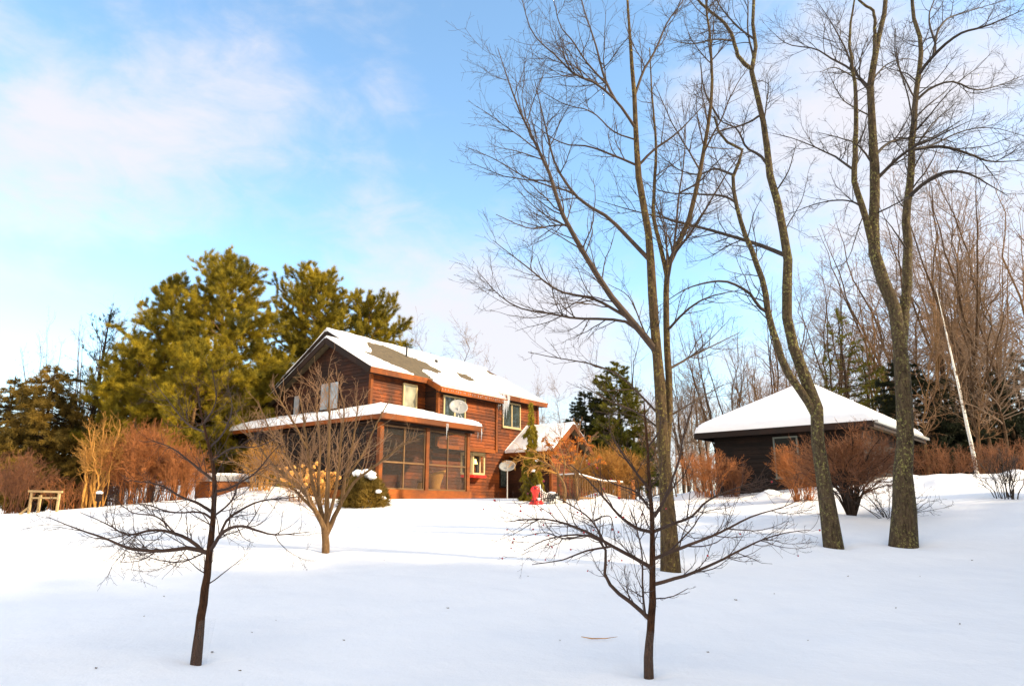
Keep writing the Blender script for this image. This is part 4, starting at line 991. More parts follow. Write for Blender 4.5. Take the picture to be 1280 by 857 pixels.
# the vase shaped tree before the porch
tr = [(407, 672), (407, 660)]
def vase_tree():
    rng = np.random.default_rng(31); D = 14.5; o3 = at(407, 685, D); o3[2] = hz(o3[0], o3[1]) - .02
    root = empty('vase_shaped_tree', o3, 0, 'low bare many stemmed tree fanning up in front of the porch', 'tree')
    L = [([(407, 690), (407, 672), (403, 655), (393, 635), (378, 605), (362, 575), (350, 540)], .065, -.5), ([(407, 665), (402, 640), (391, 605), (384, 560), (379, 520), (374, 490)], .055, .6), ([(408, 665), (409, 620), (411, 560), (412, 510), (411, 470)], .06, 0.),
         ([(408, 668), (418, 645), (428, 625), (430, 600), (440, 560), (448, 500)], .055, .5), ([(428, 625), (445, 600), (465, 585), (495, 562), (520, 545)], .035, -.6), ([(400, 650), (380, 615), (350, 590), (325, 560), (300, 520)], .045, .9),
         ([(395, 640), (365, 610), (330, 595), (290, 575)], .035, -1.), ([(405, 655), (398, 610), (400, 560), (396, 515), (398, 485)], .04, 1.2), ([(408, 655), (420, 610), (425, 560), (430, 515), (425, 485)], .04, -1.1), ([(378, 605), (350, 560), (332, 525), (322, 500)], .028, .3), ([(384, 560), (362, 520), (347, 495), (340, 475)], .028, -.6), ([(430, 600), (455, 565), (470, 530), (490, 495)], .028, .8)]
    Ps, Rs = [], []
    for pts, r, dz in L:
        P, R = traced(pts, D, 0, dz, r, .010, 16, rng, o3); Ps.append(P); Rs.append(R)
    Ps, Rs = np.array(Ps), np.array(Rs); Rs[0, :3] *= 1.25
    V, F = tubes([(Ps, Rs, 9)]); link('trunk', np_mesh('trunk', V, F), M['bark_warm'], root, True)
    Rs *= .72; a, b = grow(rng, Ps, Rs, 9, .25, .5, 1.3, 36, 8, .5, .12, .5, .008, .0045)
    c, d = grow(rng, a, b, 8, .1, .65, .8, 40, 6, .4, .17, .7, .008, .0034); e, f = grow(rng, c, d, 6, .1, .7, .4, 42, 4, .3, .18, .8, .007, .003)
    V, F = tubes([(a, b, 5), (c, d, 3), (e, f, 3)]); link('crown', np_mesh('crown', V, F), M['twig_warm'], root, True)
vase_tree()

# ------------------------------------------------------------------ bushes
def bush(name, label, px, py, D, H, W, mat, nst, seed, cat='shrub', base=.25, dens=(9, 9), tw=.004, stem=None, dome=.5, group=None, z=None, r0=.016, lowcut=.0, arch=.6):
    rng = np.random.default_rng(seed); q = at(px, py, D); z = hz(q[0], q[1]) if z is None else z
    root = empty(name, (q[0], q[1], z - .03), 0, label, cat, group)
    a = rng.uniform(0, 2 * PI, nst); rr = np.sqrt(rng.random(nst)); b = np.stack([np.cos(a) * base * rr, np.sin(a) * base * rr, np.zeros(nst)], 1)
    tx = np.stack([np.cos(a) * W / 2 * rr, np.sin(a) * W / 2 * rr, H * (dome + (1 - dome) * np.sqrt(1 - rr ** 2 * .98)) * rng.uniform(.75, 1.02, nst)], 1)
    n = 9; u = np.linspace(0, 1, n)[None, :, None]
    P = b[:, None] + (tx - b)[:, None] * np.concatenate([u ** (1 + arch * .5), u ** (1 + arch * .5), u ** (1 / (1 + arch))], 2)
    P += np.cumsum(rng.normal(0, .024 * H, P.shape), 1) * (u > 0)
    R = r0 * (1 - .75 * np.linspace(0, 1, n))[None] * rng.uniform(.45, 1.3, (nst, 1))
    V, F = tubes([(P, R, 5)]); link('stems', np_mesh('stems', V, F), stem or mat, root, True)
    c, d = grow(rng, P, R, dens[0] * 1.3, .2 + lowcut, .5, H * .42, 42, 6, .35, .19, .6, .007, tw)
    e, f = grow(rng, c, d, dens[1] * 1.2, .1, .6, H * .2, 42, 4, .3, .22, .75, .006, tw * .75)
    V, F = tubes([(c, d, 3), (e, f, 3)]); link('twigs', np_mesh('twigs', V, F), mat, root, True)
    return root, (P, c, e, rng)
bush('rounded_bush', 'dense rounded dark red bush on short bare stems before the shed', 1066, 657, 18.2, 2.15, 3.4, M['twig_red'], 60, 41, base=.10, dens=(12, 10), dome=.42, stem=M['bark_dark'], r0=.028, lowcut=.2, arch=1.0, tw=.0045)
bush('rounded_bush', 'loose low bare bush with spreading tips right of the thickest tree', 1112, 655, 17.6, .95, 2.9, M['twig_dark'], 26, 42, base=.2, dens=(6, 5), dome=.25, r0=.012, arch=0)
bush('rounded_bush', 'orange brown bush at the shed window', 1003, 625, 22.0, 1.7, 1.7, M['twig_orange'], 55, 43, base=.3, dens=(14, 9), r0=.012, tw=.005)
bush('rounded_bush', 'rusty orange bush at the left corner of the shed', 884, 624, 24.6, 1.55, 2.5, M['twig_orange'], 60, 44, base=.4, dens=(10, 8), r0=.012, tw=.005)
bush('rounded_bush', 'brown bush against the dark shed front, left of its window', 915, 622, 24.9, 1.35, 1.5, M['twig_red'], 50, 45, base=.3, dens=(12, 9), r0=.012, tw=.005)
bush('rounded_bush', 'brownish red brush behind the snow bank left of the leaning birch', 1185, 600, 27.5, 1.5, 2.8, M['twig_red'], 60, 46, base=1.0, dens=(9, 7), r0=.014, tw=.006, z=.95)
bush('rounded_bush', 'brownish red brush behind the snow bank right of the leaning birch', 1256, 598, 27.0, 1.6, 3.0, M['twig_red'], 60, 47, base=1.0, dens=(9, 7), r0=.014, tw=.006, z=.95)
bush('rounded_bush', 'sparse bare bush standing in the snow at the far right edge', 1262, 634, 18.6, 1.25, 1.7, M['twig_dark'], 22, 48, base=.3, dens=(8, 6), r0=.014)
bush('rounded_bush', 'big rusty orange bush left of the hot tub', 172, 632, 26.0, 2.7, 3.3, M['twig_orange'], 85, 49, base=.7, dens=(11, 8), r0=.014, tw=.006)
bush('rounded_bush', 'smaller orange bush just before the hot tub', 222, 626, 25.6, 1.9, 2.1, M['twig_orange'], 70, 50, base=.5, dens=(11, 8), r0=.014, tw=.005)
bush('rounded_bush', 'low orange brush beside the pale timber arch', 88, 640, 25.4, 1.1, 2.2, M['twig_orange'], 60, 51, base=.8, dens=(9, 7), r0=.010, tw=.005)
bush('rounded_bush', 'low brown brush in the gap between yellow shrub and big orange bush', 140, 630, 26.8, 1.5, 1.7, M['twig_red'], 60, 56, base=.6, dens=(10, 7), r0=.010, tw=.005)
bush('yellow_shrub', 'tall upright yellow stemmed shrub beside the big orange bush', 116, 634, 25.0, 3.2, 1.5, M['twig_gold'], 14, 52, base=.35, dens=(6, 7), r0=.035, tw=.0055, dome=.6)
bush('rounded_bush', 'brown shrub with arching stems by the right side of the hot tub', 325, 618, 24.6, 1.7, 1.8, M['twig_gold'], 50, 53, base=.4, dens=(9, 7), r0=.012, tw=.005)
bush('golden_shrub', 'thick golden shrub rising behind the deck railing', 762, 622, 28.0, 1.9, 3.2, M['twig_gold'], 150, 54, base=.8, dens=(16, 10), r0=.014, tw=.006)
bush('rounded_bush', 'low dark brush at the far left edge', 8, 645, 27.0, 2.3, 3.2, M['twig_red'], 60, 55, base=1.0, dens=(9, 7), r0=.014, tw=.006)
# hydrangea with dried heads
for px, D, H, W, sd_, lb in ((372, 23.6, 1.3, 1.5, 61, 'hydrangea with dried brown flower heads nearest the hot tub'), (402, 23.2, 1.25, 1.3, 62, 'hydrangea with dried brown flower heads next to the snowy evergreen')):
    root, (P, c, e, rng) = bush('hydrangea', lb, px, 622, D, H, W, M['twig_gold'], 40, sd_, base=.3, dens=(4, 2), r0=.010, tw=.004, group='dried hydrangeas')
    head = None
    for k in range(26):
        if head is None: o = MB().blob((0, 0, 0), (.075, .075, .06), 9, 6, .3, 3).build('flower_head', M['wicker'], root); head = o.data
        else: o = bpy.data.objects.new('flower_head', head); col.objects.link(o); o.parent = root
        o.location = tuple(float(v) for v in P[k, -1]); o.rotation_euler = (rng.uniform(-1, 1), rng.uniform(-1, 1), rng.uniform(0, 6))

# ------------------------------------------------------------------ evergreens
def conifer(name, label, px, D, top_py, prof, mats, seed, n_limb=80, ang0=10, rise=.25, droop=0., dens=(6, 26), tl=.20, tw=.013, K=9, base_py=622, clear=.12, trunk_r=.16, cat='tree', group=None, z=None, spread=.55, lean=0., asym=.2, td=.3):
    rng = np.random.default_rng(seed); q = at(px, base_py, D); z0 = hz(q[0], q[1]) if z is None else z
    H = at(px, top_py, D)[2] - z0
    root = empty(name, (q[0], q[1], z0 - .1), 0, label, cat, group)
    T = np.zeros((1, 12, 3)); T[0, :, 2] = np.linspace(0, H, 12); T[0, :, 0] = np.cumsum(rng.normal(0, .004 * H, 12)) + lean * np.linspace(0, 1, 12) ** 1.5; T[0, 0, 0] = 0
    TR = (trunk_r * (1 - np.linspace(0, 1, 12) * .93))[None]
    h = clear + (1 - clear) * (np.arange(n_limb) + rng.random(n_limb)) / n_limb; h = np.minimum(h, .985)
    rad = np.interp(h, [p[0] for p in prof], [p[1] for p in prof]) * rng.uniform(.62, 1.12, n_limb)
    az = np.arange(n_limb) * 2.399 + rng.normal(0, .4, n_limb)
    rad *= 1 + asym * np.cos(az - rng.uniform(0, 6)) * rng.uniform(.3, 1, n_limb)
    n = 8; u = np.linspace(0, 1, n)[None, :, None]
    el = np.radians(ang0 + 45 * np.clip(h - .55, 0, 1) / .45 * (1 if droop == 0 else .2) + rng.normal(0, 6, n_limb))
    dh = np.stack([np.cos(az), np.sin(az)], 1)
    fi = h * 11; i0 = np.minimum(fi.astype(int), 10); org = T[0, i0] + (T[0, i0 + 1] - T[0, i0]) * (fi - i0)[:, None]
    P = np.empty((n_limb, n, 3)); r_ = rad[:, None] * np.linspace(0, 1, n)[None]
    P[:, :, :2] = org[:, None, :2] + dh[:, None] * (r_ * np.cos(np.minimum(el, 1.1))[:, None])[:, :, None]
    P[:, :, 2] = org[:, None, 2] + r_ * np.tan(np.minimum(el, 1.0))[:, None] * .8 + rise * rad[:, None] * np.linspace(0, 1, n)[None] ** 2 - droop * rad[:, None] * np.linspace(0, 1, n)[None] ** 1.3
    P[:, 1:] += rng.normal(0, .02, (n_limb, n - 1, 3)) * rad[:, None, None]
    R = (np.clip(rad * .016, .012, .06))[:, None] * (1 - .85 * np.linspace(0, 1, n))[None]
    V, F = tubes([(T, TR, 10), (P, R, 4)]); link('trunk', np_mesh('trunk', V, F), mats[0], root, True)
    c, d = grow(rng, P, R, dens[0], .22, .42, 1.5, 48, 5, .25 - droop * .5, .10, .6, .008, .005, flat=.75, pw=.45)
    pc, dc = points_on(rng, c, dens[1], .15); pl, dl_ = points_on(rng, P, dens[1] * .6, .45)
    pc = np.concatenate([pc, pl]); dc = np.concatenate([dc, dl_])
    tp = np.repeat(T[0, -1:], 25, 0) - np.array([0, 0, 1]) * rng.random((25, 1)) * H * .05; pc = np.concatenate([pc, tp]); dc = np.concatenate([dc, np.tile([0, 0, 1.], (25, 1))])
    D_ = unit(dc * .7 + np.array([0, 0, td - droop]) + rng.normal(0, .2, dc.shape))
    V1, F1 = tufts(rng, pc, D_, K, tl, tw, spread, droop * .5)
    V2, F2 = tubes([(c, d, 3)])
    link('branchlets', np_mesh('branchlets', V2, F2), mats[0], root)
    link('crown', np_mesh('crown', V1, [F1]), mats[1], root)
    return root, pc, rng
PG = (M['bark_warm'], M['pine_gold']); PGG = (M['bark_dark'], M['pine_green'])
pA = [(.1, 2.6), (.3, 3.6), (.5, 3.4), (.7, 2.7), (.85, 1.7), (1, .5)]
kw = dict(tl=.23, tw=.008, K=13, dens=(6, 25))
conifer('white_pine', 'tallest golden green pine of the group left of the house', 262, 33, 328, [(.1, 2.9), (.35, 3.9), (.55, 3.5), (.75, 2.5), (.9, 1.6), (1, .5)], PG, 71, 135, 5, .25, group='pines left of the house', **kw)
conifer('white_pine', 'dense pine with a narrow top, left neighbour of the tallest pine', 188, 32.5, 352, [(.1, 2.6), (.3, 3.3), (.5, 3.2), (.7, 2.3), (.88, 1.3), (1, .4)], PG, 72, 130, 8, .25, group='pines left of the house', **kw)
conifer('white_pine', 'broad pine rising directly behind the house roof peak', 388, 39, 350, [(.1, 3.5), (.35, 4.3), (.55, 4.0), (.75, 3.2), (.9, 1.9), (1, .5)], PG, 73, 140, 8, .25, group='pines left of the house', **kw)
conifer('white_pine', 'lower pine sloping down to the right behind the roof', 448, 40, 378, [(.1, 3), (.4, 3.4), (.7, 2.6), (.88, 1.7), (1, .4)], PG, 74, 115, 8, .25, group='pines left of the house', **kw)
conifer('white_pine', 'pine filling the gap between the two tallest crowns and the roof', 316, 35.5, 470, [(.1, 2.8), (.4, 3.0), (.7, 2.3), (.88, 1.3), (1, .4)], PG, 75, 110, 8, .25, group='pines left of the house', **kw)
conifer('white_pine', 'low leafy young pine under the tallest pines, behind the orange bush', 228, 30, 440, [(.05, 2.2), (.4, 2.4), (.7, 1.9), (.88, 1.2), (1, .3)], PG, 76, 80, 8, .25, group='pines left of the house', **kw)
conifer('white_pine', 'lower pine in front of the left flank of the dense narrow pine', 150, 31.5, 425, [(.05, 2.0), (.4, 2.3), (.7, 1.8), (.88, 1.1), (1, .3)], PG, 701, 80, 8, .25, group='pines left of the house', **kw)
conifer('white_pine', 'young pine low behind the hot tub', 300, 31.5, 470, [(.05, 1.6), (.4, 1.9), (.7, 1.5), (.88, 1.), (1, .3)], PG, 77, 60, 8, .25, group='pines left of the house', **kw)
conifer('hemlock', 'bronze green hemlock with drooping boughs at the far left', 42, 31, 455, [(.05, 2.8), (.4, 2.4), (.7, 1.8), (.88, 1.2), (1, .4)], (M['bark_dark'], M['pine_bronze']), 78, 110, 0, .0, .25, (8, 22), .2, .014, 8, group='conifers at the left edge')
conifer('hemlock', 'taller hemlock cut by the left edge of the view', -6, 33, 470, [(.05, 3.0), (.4, 2.6), (.7, 1.6), (1, .3)], (M['bark_dark'], M['pine_bronze']), 79, 110, 0, .0, .25, (8, 22), .2, .014, 8, group='conifers at the left edge')
conifer('hemlock', 'sparse shaded hemlock between the far left conifers and the dark half bare pine', 72, 34, 500, [(.05, 2.4), (.4, 2.2), (.7, 1.6), (1, .3)], (M['bark_dark'], M['spruce']), 80, 90, 0, .0, .25, (6, 16), .2, .014, 8, group='conifers at the left edge')
conifer('half_bare_pine', 'dark half bare pine with few needles left of the dense pines', 98, 33, 392, [(.1, 2.6), (.3, 3.0), (.5, 2.6), (.7, 1.8), (.9, 1.0), (1, .4)], (M['bark_dark'], M['spruce']), 81, 70, 25, .15, 0, (5, 1.6), .2, .014, 7, clear=.22, trunk_r=.22)
SH = []; SHH = []
sp = [(.05, 2.3), (.3, 1.9), (.6, 1.2), (.85, .55), (1, .1)]
conifer('spruce', 'short dark spruce just right of the gabled wing', 734, 46, 488, [(.05, 2.7), (.4, 2.4), (.7, 1.8), (.9, 1.0), (1, .3)], (M['bark_dark'], M['spruce']), 82, 120, 0, .1, .15, (9, 30), .15, .012, 9, group='spruces between house and maple')
conifer('spruce', 'taller green spruce left of the bare maple trunk', 779, 45, 452, [(.05, 3.2), (.3, 2.8), (.6, 2.1), (.85, 1.4), (1, .3)], (M['bark_dark'], M['pine_green']), 83, 130, 5, .1, .05, (9, 28), .17, .012, 9, group='spruces between house and maple')
conifer('spruce', 'thin spruce half hidden behind the bare maple trunk', 812, 48, 520, [(.05, 2.8), (.4, 1.5), (.8, .8), (1, .2)], (M['bark_dark'], M['spruce']), 84, 55, 5, .1, .05, (5, 12), .17, .012, 8, group='spruces between house and maple')
rtgrp = 'evergreens behind the shed'
conifer('spruce', 'thin green pine behind the shed roof between the two big trees', 1075, 36, 385, [(.2, 2.0), (.4, 1.9), (.6, 1.6), (.85, .9), (1, .3)], PGG, 85, 60, 5, .1, .05, (4, 9), .2, .013, 8, clear=.25, group=rtgrp)
for i, (px, D, ty, lb) in enumerate(((1150, 33.5, 440, 'dark spruce right behind the shed corner'), (1200, 34.5, 470, 'dark spruce behind the leaning birch'), (1248, 34, 455, 'dark spruce behind the right brush'), (1295, 35, 440, 'dark spruce cut by the right edge'))):
    SH.append(conifer('spruce', lb, px, D, ty, [(.05, 3.1), (.3, 2.7), (.6, 1.9), (.85, .9), (1, .2)], (M['bark_dark'], M['spruce_dark']), 86 + i, 90, -5, .05, .1, (6, 22), .18, .016, 9, group=rtgrp)[0]); SHH.append(at(px, ty, D)[2] - hz(at(px, 622, D)[0], D))
conifer('spruce', 'bronze green hemlock behind the right woods', 1105, 38, 430, [(.1, 2.6), (.5, 2.0), (.85, 1.0), (1, .2)], PGG, 92, 60, 0, .05, .1, (4, 12), .18, .014, 8, group=rtgrp)
# weeping spruce by the entry, with snow lumps
root, pc, rng = conifer('weeping_spruce', 'narrow weeping spruce with snow lumps at the house entry', 663, 24.3, 500, [(.0, .46), (.3, .46), (.5, .34), (.68, .16), (.74, .30), (.82, .12), (1, .05)], (M['bark_warm'], M['pine_gold']), 95, 90, 0, 0, 1.2, (16, 70), .12, .010, 8, base_py=625, clear=.04, trunk_r=.05)
for i, (dx, dz) in enumerate(((.22, 1.45), (-.2, 1.85), (.1, 1.1))):
    MB().blob((dx, -.42 + .12 * abs(dz - 1.5), dz), (.07, .05, .04), jit=.3, seed=i).build('snow_lump', M['snow_roof'], root, True)
# snowy evergreen shrub at the porch corner
def low_evergreen(name, label, px, py, D, W, H, seed, lumps, mat):
    rng = np.random.default_rng(seed); q = at(px, py, D); root = empty(name, (q[0], q[1], hz(q[0], q[1]) - .05), 0, label, 'shrub')
    n = 2600; d = unit(rng.normal(0, 1, (n, 3))); d[:, 2] = np.abs(d[:, 2]); r = rng.uniform(.55, 1.0, (n, 1)) * (1 + .15 * np.sin(d[:, :1] * 7) * np.sin(d[:, 1:2] * 6 + 1))
    c = d * r * np.array([W / 2, W / 2, H]); V, F = tufts(rng, c, unit(d + np.array([0, 0, .5])), 8, .14, .010, .6)
    link('foliage', np_mesh('foliage', V, [F]), mat, root)
    P = np.zeros((24, 6, 3)); P[:] = (d[:24] * np.array([W / 2, W / 2, H]) * .9)[:, None] * np.linspace(0, 1, 6)[None, :, None]
    V, F = tubes([(P, np.full((24, 6), .014), 4)]); link('stems', np_mesh('stems', V, F), M['bark_warm'], root)
    for i, (x, y, z, s) in enumerate(lumps): MB().blob((x, y, z), (s, s * .8, s * .6), 12, 8, .18, i).build('snow_lump', M['snow_roof'], root, True)
low_evergreen('evergreen_shrub', 'bushy evergreen shrub topped with snow lumps at the porch corner', 455, 622, 22.6, 1.6, 1.12, 97, ((-.15, -.3, 1.07, .19), (.18, -.2, 1.05, .2), (.3, -.35, .95, .14), (.55, -.5, .5, .1), (.68, -.3, .3, .09), (.05, -.2, 1.12, .15)), M['pine_bronze'])
low_evergreen('evergreen_shrub', 'tiny evergreen on the snow mound right of the hot tub', 350, 603, 25.5, .9, .5, 98, ((0, -.1, .5, .1),), M['pine_green'])
# small curved tree with dry leaves before the gabled wing
def leafy(name, label, px, py, D, limbs, seed, leaf_at, nleaf, twig, up):
    rng = np.random.default_rng(seed); o3 = at(px, py, D); o3[2] = hz(o3[0], o3[1]) - .03
    root = empty(name, o3, 0, label, 'tree'); Ps, Rs = [], []
    for pts, r, dz in limbs:
        P, R = traced(pts, D, 0, dz, r, .008, 16, rng, o3); Ps.append(P); Rs.append(R)
    Ps, Rs = np.array(Ps), np.array(Rs); V, F = tubes([(Ps, Rs, 8)]); link('trunk', np_mesh('trunk', V, F), M['bark_warm'], root, True)
    a, b = grow(rng, Ps, Rs, 12, .35, .5, 1.0, 40, 6, up, .14, .55, .010, .006); c, d = grow(rng, a, b, 12, .1, .7, .5, 40, 4, up, .16, .7, .009, .005)
    V, F = tubes([(a, b, 4), (c, d, 3)]); link('crown', np_mesh('crown', V, F), twig, root, True)
    if nleaf:
        tips = c[:, -1]; x0, x1, z0_, z1 = leaf_at; k = tips[(tips[:, 0] > x0) & (tips[:, 0] < x1) & (tips[:, 2] > z0_) & (tips[:, 2] < z1)]
        if len(k):
            k = k[rng.choice(len(k), min(nleaf, len(k)), replace=False)]; k = np.repeat(k, 3, 0) + rng.normal(0, .04, (len(k) * 3, 3))
            V, F = tufts(rng, k, unit(rng.normal(0, 1, k.shape)), 3, .10, .03, .8); o = link('dry_leaves', np_mesh('dry_leaves', V, [F]), M['dry_leaf'], root); tag(o, kind='stuff')
leafy('curved_tree', 'small golden tree with a trunk curving left over the weeping spruce', 705, 628, 23.6, [([(705, 630), (706, 610), (700, 596), (690, 583), (676, 576), (660, 572), (645, 578)], .06, -.3), ([(698, 592), (685, 572), (668, 565), (648, 560)], .03, .4), ([(703, 600), (706, 580), (700, 560), (690, 548)], .03, .3), ([(690, 583), (670, 582), (655, 590)], .02, -.5)], 101, None, 0, M['twig_gold'], -.3)
leafy('leaf_bearing_tree', 'small tree still holding orange dry leaves before the gable of the wing', 722, 626, 24.4, [([(722, 628), (720, 600), (715, 575), (705, 555), (700, 540)], .05, 0), ([(720, 600), (728, 575), (735, 555), (742, 545)], .035, .4), ([(718, 590), (700, 575), (690, 562), (682, 550)], .035, -.4), ([(716, 578), (722, 560), (724, 540), (722, 528)], .03, .2), ([(722, 590), (740, 580), (755, 572)], .03, -.2)], 102, (-1.2, 1.2, .6, 2.2), 90, M['twig_warm'], .5)

# ------------------------------------------------------------------ woods behind
def bare_proto(name, seed, H, kind, mats):
    rng = np.random.default_rng(seed); root = empty(name, (0, 0, 0))
    n = 16; T = np.zeros((1, n, 3)); T[0, :, 2] = np.linspace(0, H, n); T[0, :, :2] = np.cumsum(rng.normal(0, .018 * H, (n, 2)), 0) * np.linspace(0, 1, n)[:, None]
    TR = (.0075 * H * (1 - .93 * np.linspace(0, 1, n)))[None]
    sets = [(T, TR, 8)]
    if kind == 'forked':
        k = 3; F_ = np.zeros((k, n, 3)); RR = np.zeros((k, n))
        for j in range(k):
            b = T[0, 3 + j]; a = rng.uniform(0, 6.28); u = np.linspace(0, 1, n)
            F_[j, :, 2] = b[2] + u * (H * .92 - b[2]); F_[j, :, 0] = b[0] + math.cos(a) * u ** .8 * H * .16 + np.cumsum(rng.normal(0, .006 * H, n)) * u; F_[j, :, 1] = b[1] + math.sin(a) * u ** .8 * H * .16
            RR[j] = .0052 * H * (1 - .9 * u)
        sets.append((F_, RR, 7)); AT = np.concatenate([T, F_]); AR = np.concatenate([TR, RR])
    else: AT, AR = T, TR
    V, F = tubes(sets); link('trunk', np_mesh('trunk', V, F), mats[0], root, True)
    up = {'upright': .5, 'forked': .45, 'spreading': .2, 'sapling': .45}[kind]; lf = {'upright': .38, 'forked': .34, 'spreading': .5, 'sapling': .3}[kind]
    c, d = grow(rng, AT, AR, 4.2 if len(AT) == 1 else 1.9, .22, lf, H * .4, 52, 10, up, .13, .5, .007, .010, pw=.72)
    e, f = grow(rng, c, d, 3.0, .12, .55, H * .2, 46, 7, up * .6, .17, .6, .007, .008); g_, h_ = grow(rng, e, f, 3.2, .1, .6, H * .1, 46, 5, .2, .2, .7, .006, .0065)
    i_, j_ = grow(rng, g_, h_, 3.0, .1, .7, H * .05, 48, 3, .1, .22, .8, .006, .0055)
    V, F = tubes([(c, d, 5), (e, f, 3), (g_, h_, 3), (i_, j_, 3)]); link('crown', np_mesh('crown', V, F), mats[1], root, True)
    return root, H
W1 = (M['bark_bg'], M['twig_bg']); W2 = (M['bark_warm'], M['twig_warm']); W3 = (M['bark_bg'], M['twig_grey'])
protos = [bare_proto('woodland_tree', 201, 16, 'upright', W1), bare_proto('woodland_tree', 202, 16, 'forked', W1), bare_proto('woodland_tree', 203, 15, 'spreading', W3), bare_proto('woodland_tree', 204, 14, 'forked', W2),
          bare_proto('woodland_tree', 205, 12, 'sapling', W2), bare_proto('woodland_tree', 206, 16, 'upright', W3)]
used = set()
def plant(pi, px, D, top, label, rz, group, lean=0, wide=1.0):
    root, H = protos[pi]; q = at(px, 622, D); z = hz(q[0], q[1]); h = at(px, top, D)[2] - z
    o = root if pi not in used else copy_tree(root); used.add(pi)
    s = h / H; o.location = (q[0], q[1], z - .1); o.scale = (s * wide, s * wide, s); o.rotation_euler = (.09 * math.sin(px * 1.7), lean + .11 * math.sin(px * .9), rz)
    tag(o, label, 'tree', group); return o
gl, gr, gc, gh = 'bare trees left of the pines', 'bare woods at the right', 'bare woods behind the shed', 'bare trees beyond the house roof'
L_ = [(3, 90, 36.5, 385, 'reddish bare tree among the pale tops left of the pines', 1.4, gl, 0, .8), (1, 58, 38, 412, 'forked brown bare tree over the far left hemlocks', 2.4, gl, 0, .8), (3, 122, 37.5, 378, 'reddish bare top touching the dense narrow pine', .4, gl, 0, .7),
      (2, 85, 40, 385, 'pale bare tree rising left of the dark half bare pine', 0.3, gl, 0, .7), (5, 55, 42, 400, 'thin pale bare tree above the far left hemlocks', 1.2, gl, 0, .5), (2, 30, 45, 440, 'small grey bare tree behind the far left hemlock', 2.2, gl, 0, .6), (5, 118, 43, 375, 'bare pale top peeping beside the dense narrow pine', 4.2, gl, 0, .5),
      (2, 590, 58, 402, 'round headed bare tree beyond the middle of the roof', .5, gh, 0, .95), (2, 525, 60, 404, 'bare tree beyond the roof next to the lower pine', 1.9, gh, 0, .9), (5, 622, 62, 440, 'small bare top showing at the end of the ridge', 3, gh, 0, .8),
      (5, 690, 60, 462, 'slender bare tree above the snowy wing roof', .2, gh, 0, .6), (2, 712, 64, 470, 'bare tree behind the short dark spruce', 1.1, gh, 0, .8), (5, 755, 55, 430, 'bare tree between the two spruces', 2.5, gh, 0, .6), (2, 660, 66, 480, 'faint bare tree just past the house corner', 4.5, gh, 0, .8),
      (5, 800, 50, 400, 'bare tree directly behind the maple trunk', 5.1, gh, 0, .7), (4, 828, 40, 480, 'thin sapling right behind the maple', 1.7, gh, 0, 1), (4, 846, 38, 500, 'thin sapling left of the shed roof corner', 2.9, gh, 0, 1), (4, 770, 42, 520, 'thin sapling behind the golden shrub', .7, gh, 0, 1), (4, 795, 44, 510, 'thin sapling between spruce and maple', 3.9, gh, 0, 1),
      (1, 905, 38, 372, 'multi stemmed bare tree over the left slope of the shed roof', .9, gc, 0, .8), (0, 880, 41, 395, 'bare tree beside the left end of the shed', 2.4, gc, 0, .8), (5, 862, 46, 405, 'greyer bare tree left of the shed eave', 4.4, gc, 0, .7), (0, 935, 42, 400, 'bare tree over the middle of the left roof slope', 5.5, gc, 0, .7), (3, 960, 37, 415, 'reddish bare tree near the shed roof peak', 1.5, gc, 0, .8),
      (3, 1000, 36, 385, 'reddish bare tree behind the leaning twin stems', .4, gc, 0, .7), (0, 1030, 37, 330, 'tall bare tree rising behind the shed roof peak', 3.3, gc, -.08, .75), (1, 1060, 36, 285, 'tall forked bare tree left of the lichen tree', 4.9, gc, -.10, .7), (3, 1095, 38, 300, 'reddish bare tree behind the lichen tree', 2.0, gc, 0, .7), (4, 1015, 33, 430, 'small sapling above the snowy shed ridge', 1.0, gc, 0, 1), (4, 985, 34, 455, 'small sapling over the left roof slope', 5.0, gc, 0, 1),
      (0, 1150, 35, 235, 'tall bare tree just right of the lichen tree', .8, gr, -.05, .7), (3, 1172, 33, 262, 'reddish bare tree over the birch top', 2.7, gr, -.06, .7), (1, 1195, 36, 205, 'high forked bare tree near the birch', 5.8, gr, -.08, .75), (0, 1222, 34, 235, 'bare tree standing just behind the birch foot', 4.0, gr, -.1, .8), (1, 1248, 32, 195, 'tall grey forked tree before the dark spruces', 1.4, gr, -.05, .8), (3, 1262, 36, 260, 'reddish bare tree near the right edge', 3.5, gr, 0, .8),
      (0, 1285, 33, 180, 'tall bare tree at the right edge', 0, gr, -.1, .8), (1, 1310, 34, 200, 'forked bare tree leaning in from the right edge', 2.1, gr, -.12, .9), (4, 1165, 31, 380, 'sapling beside the leaning birch', 3.1, gr, 0, 1), (4, 1235, 30.5, 400, 'sapling right of the leaning birch', 4.1, gr, 0, 1), (3, 1130, 40, 330, 'reddish tree hidden by the lichen trunk', 1.2, gr, 0, .8), (3, 1210, 40, 250, 'reddish crown between the two tall right trees', 5.2, gr, 0, .8)]
more = ['slim', 'crooked', 'wide', 'dense', 'pale']
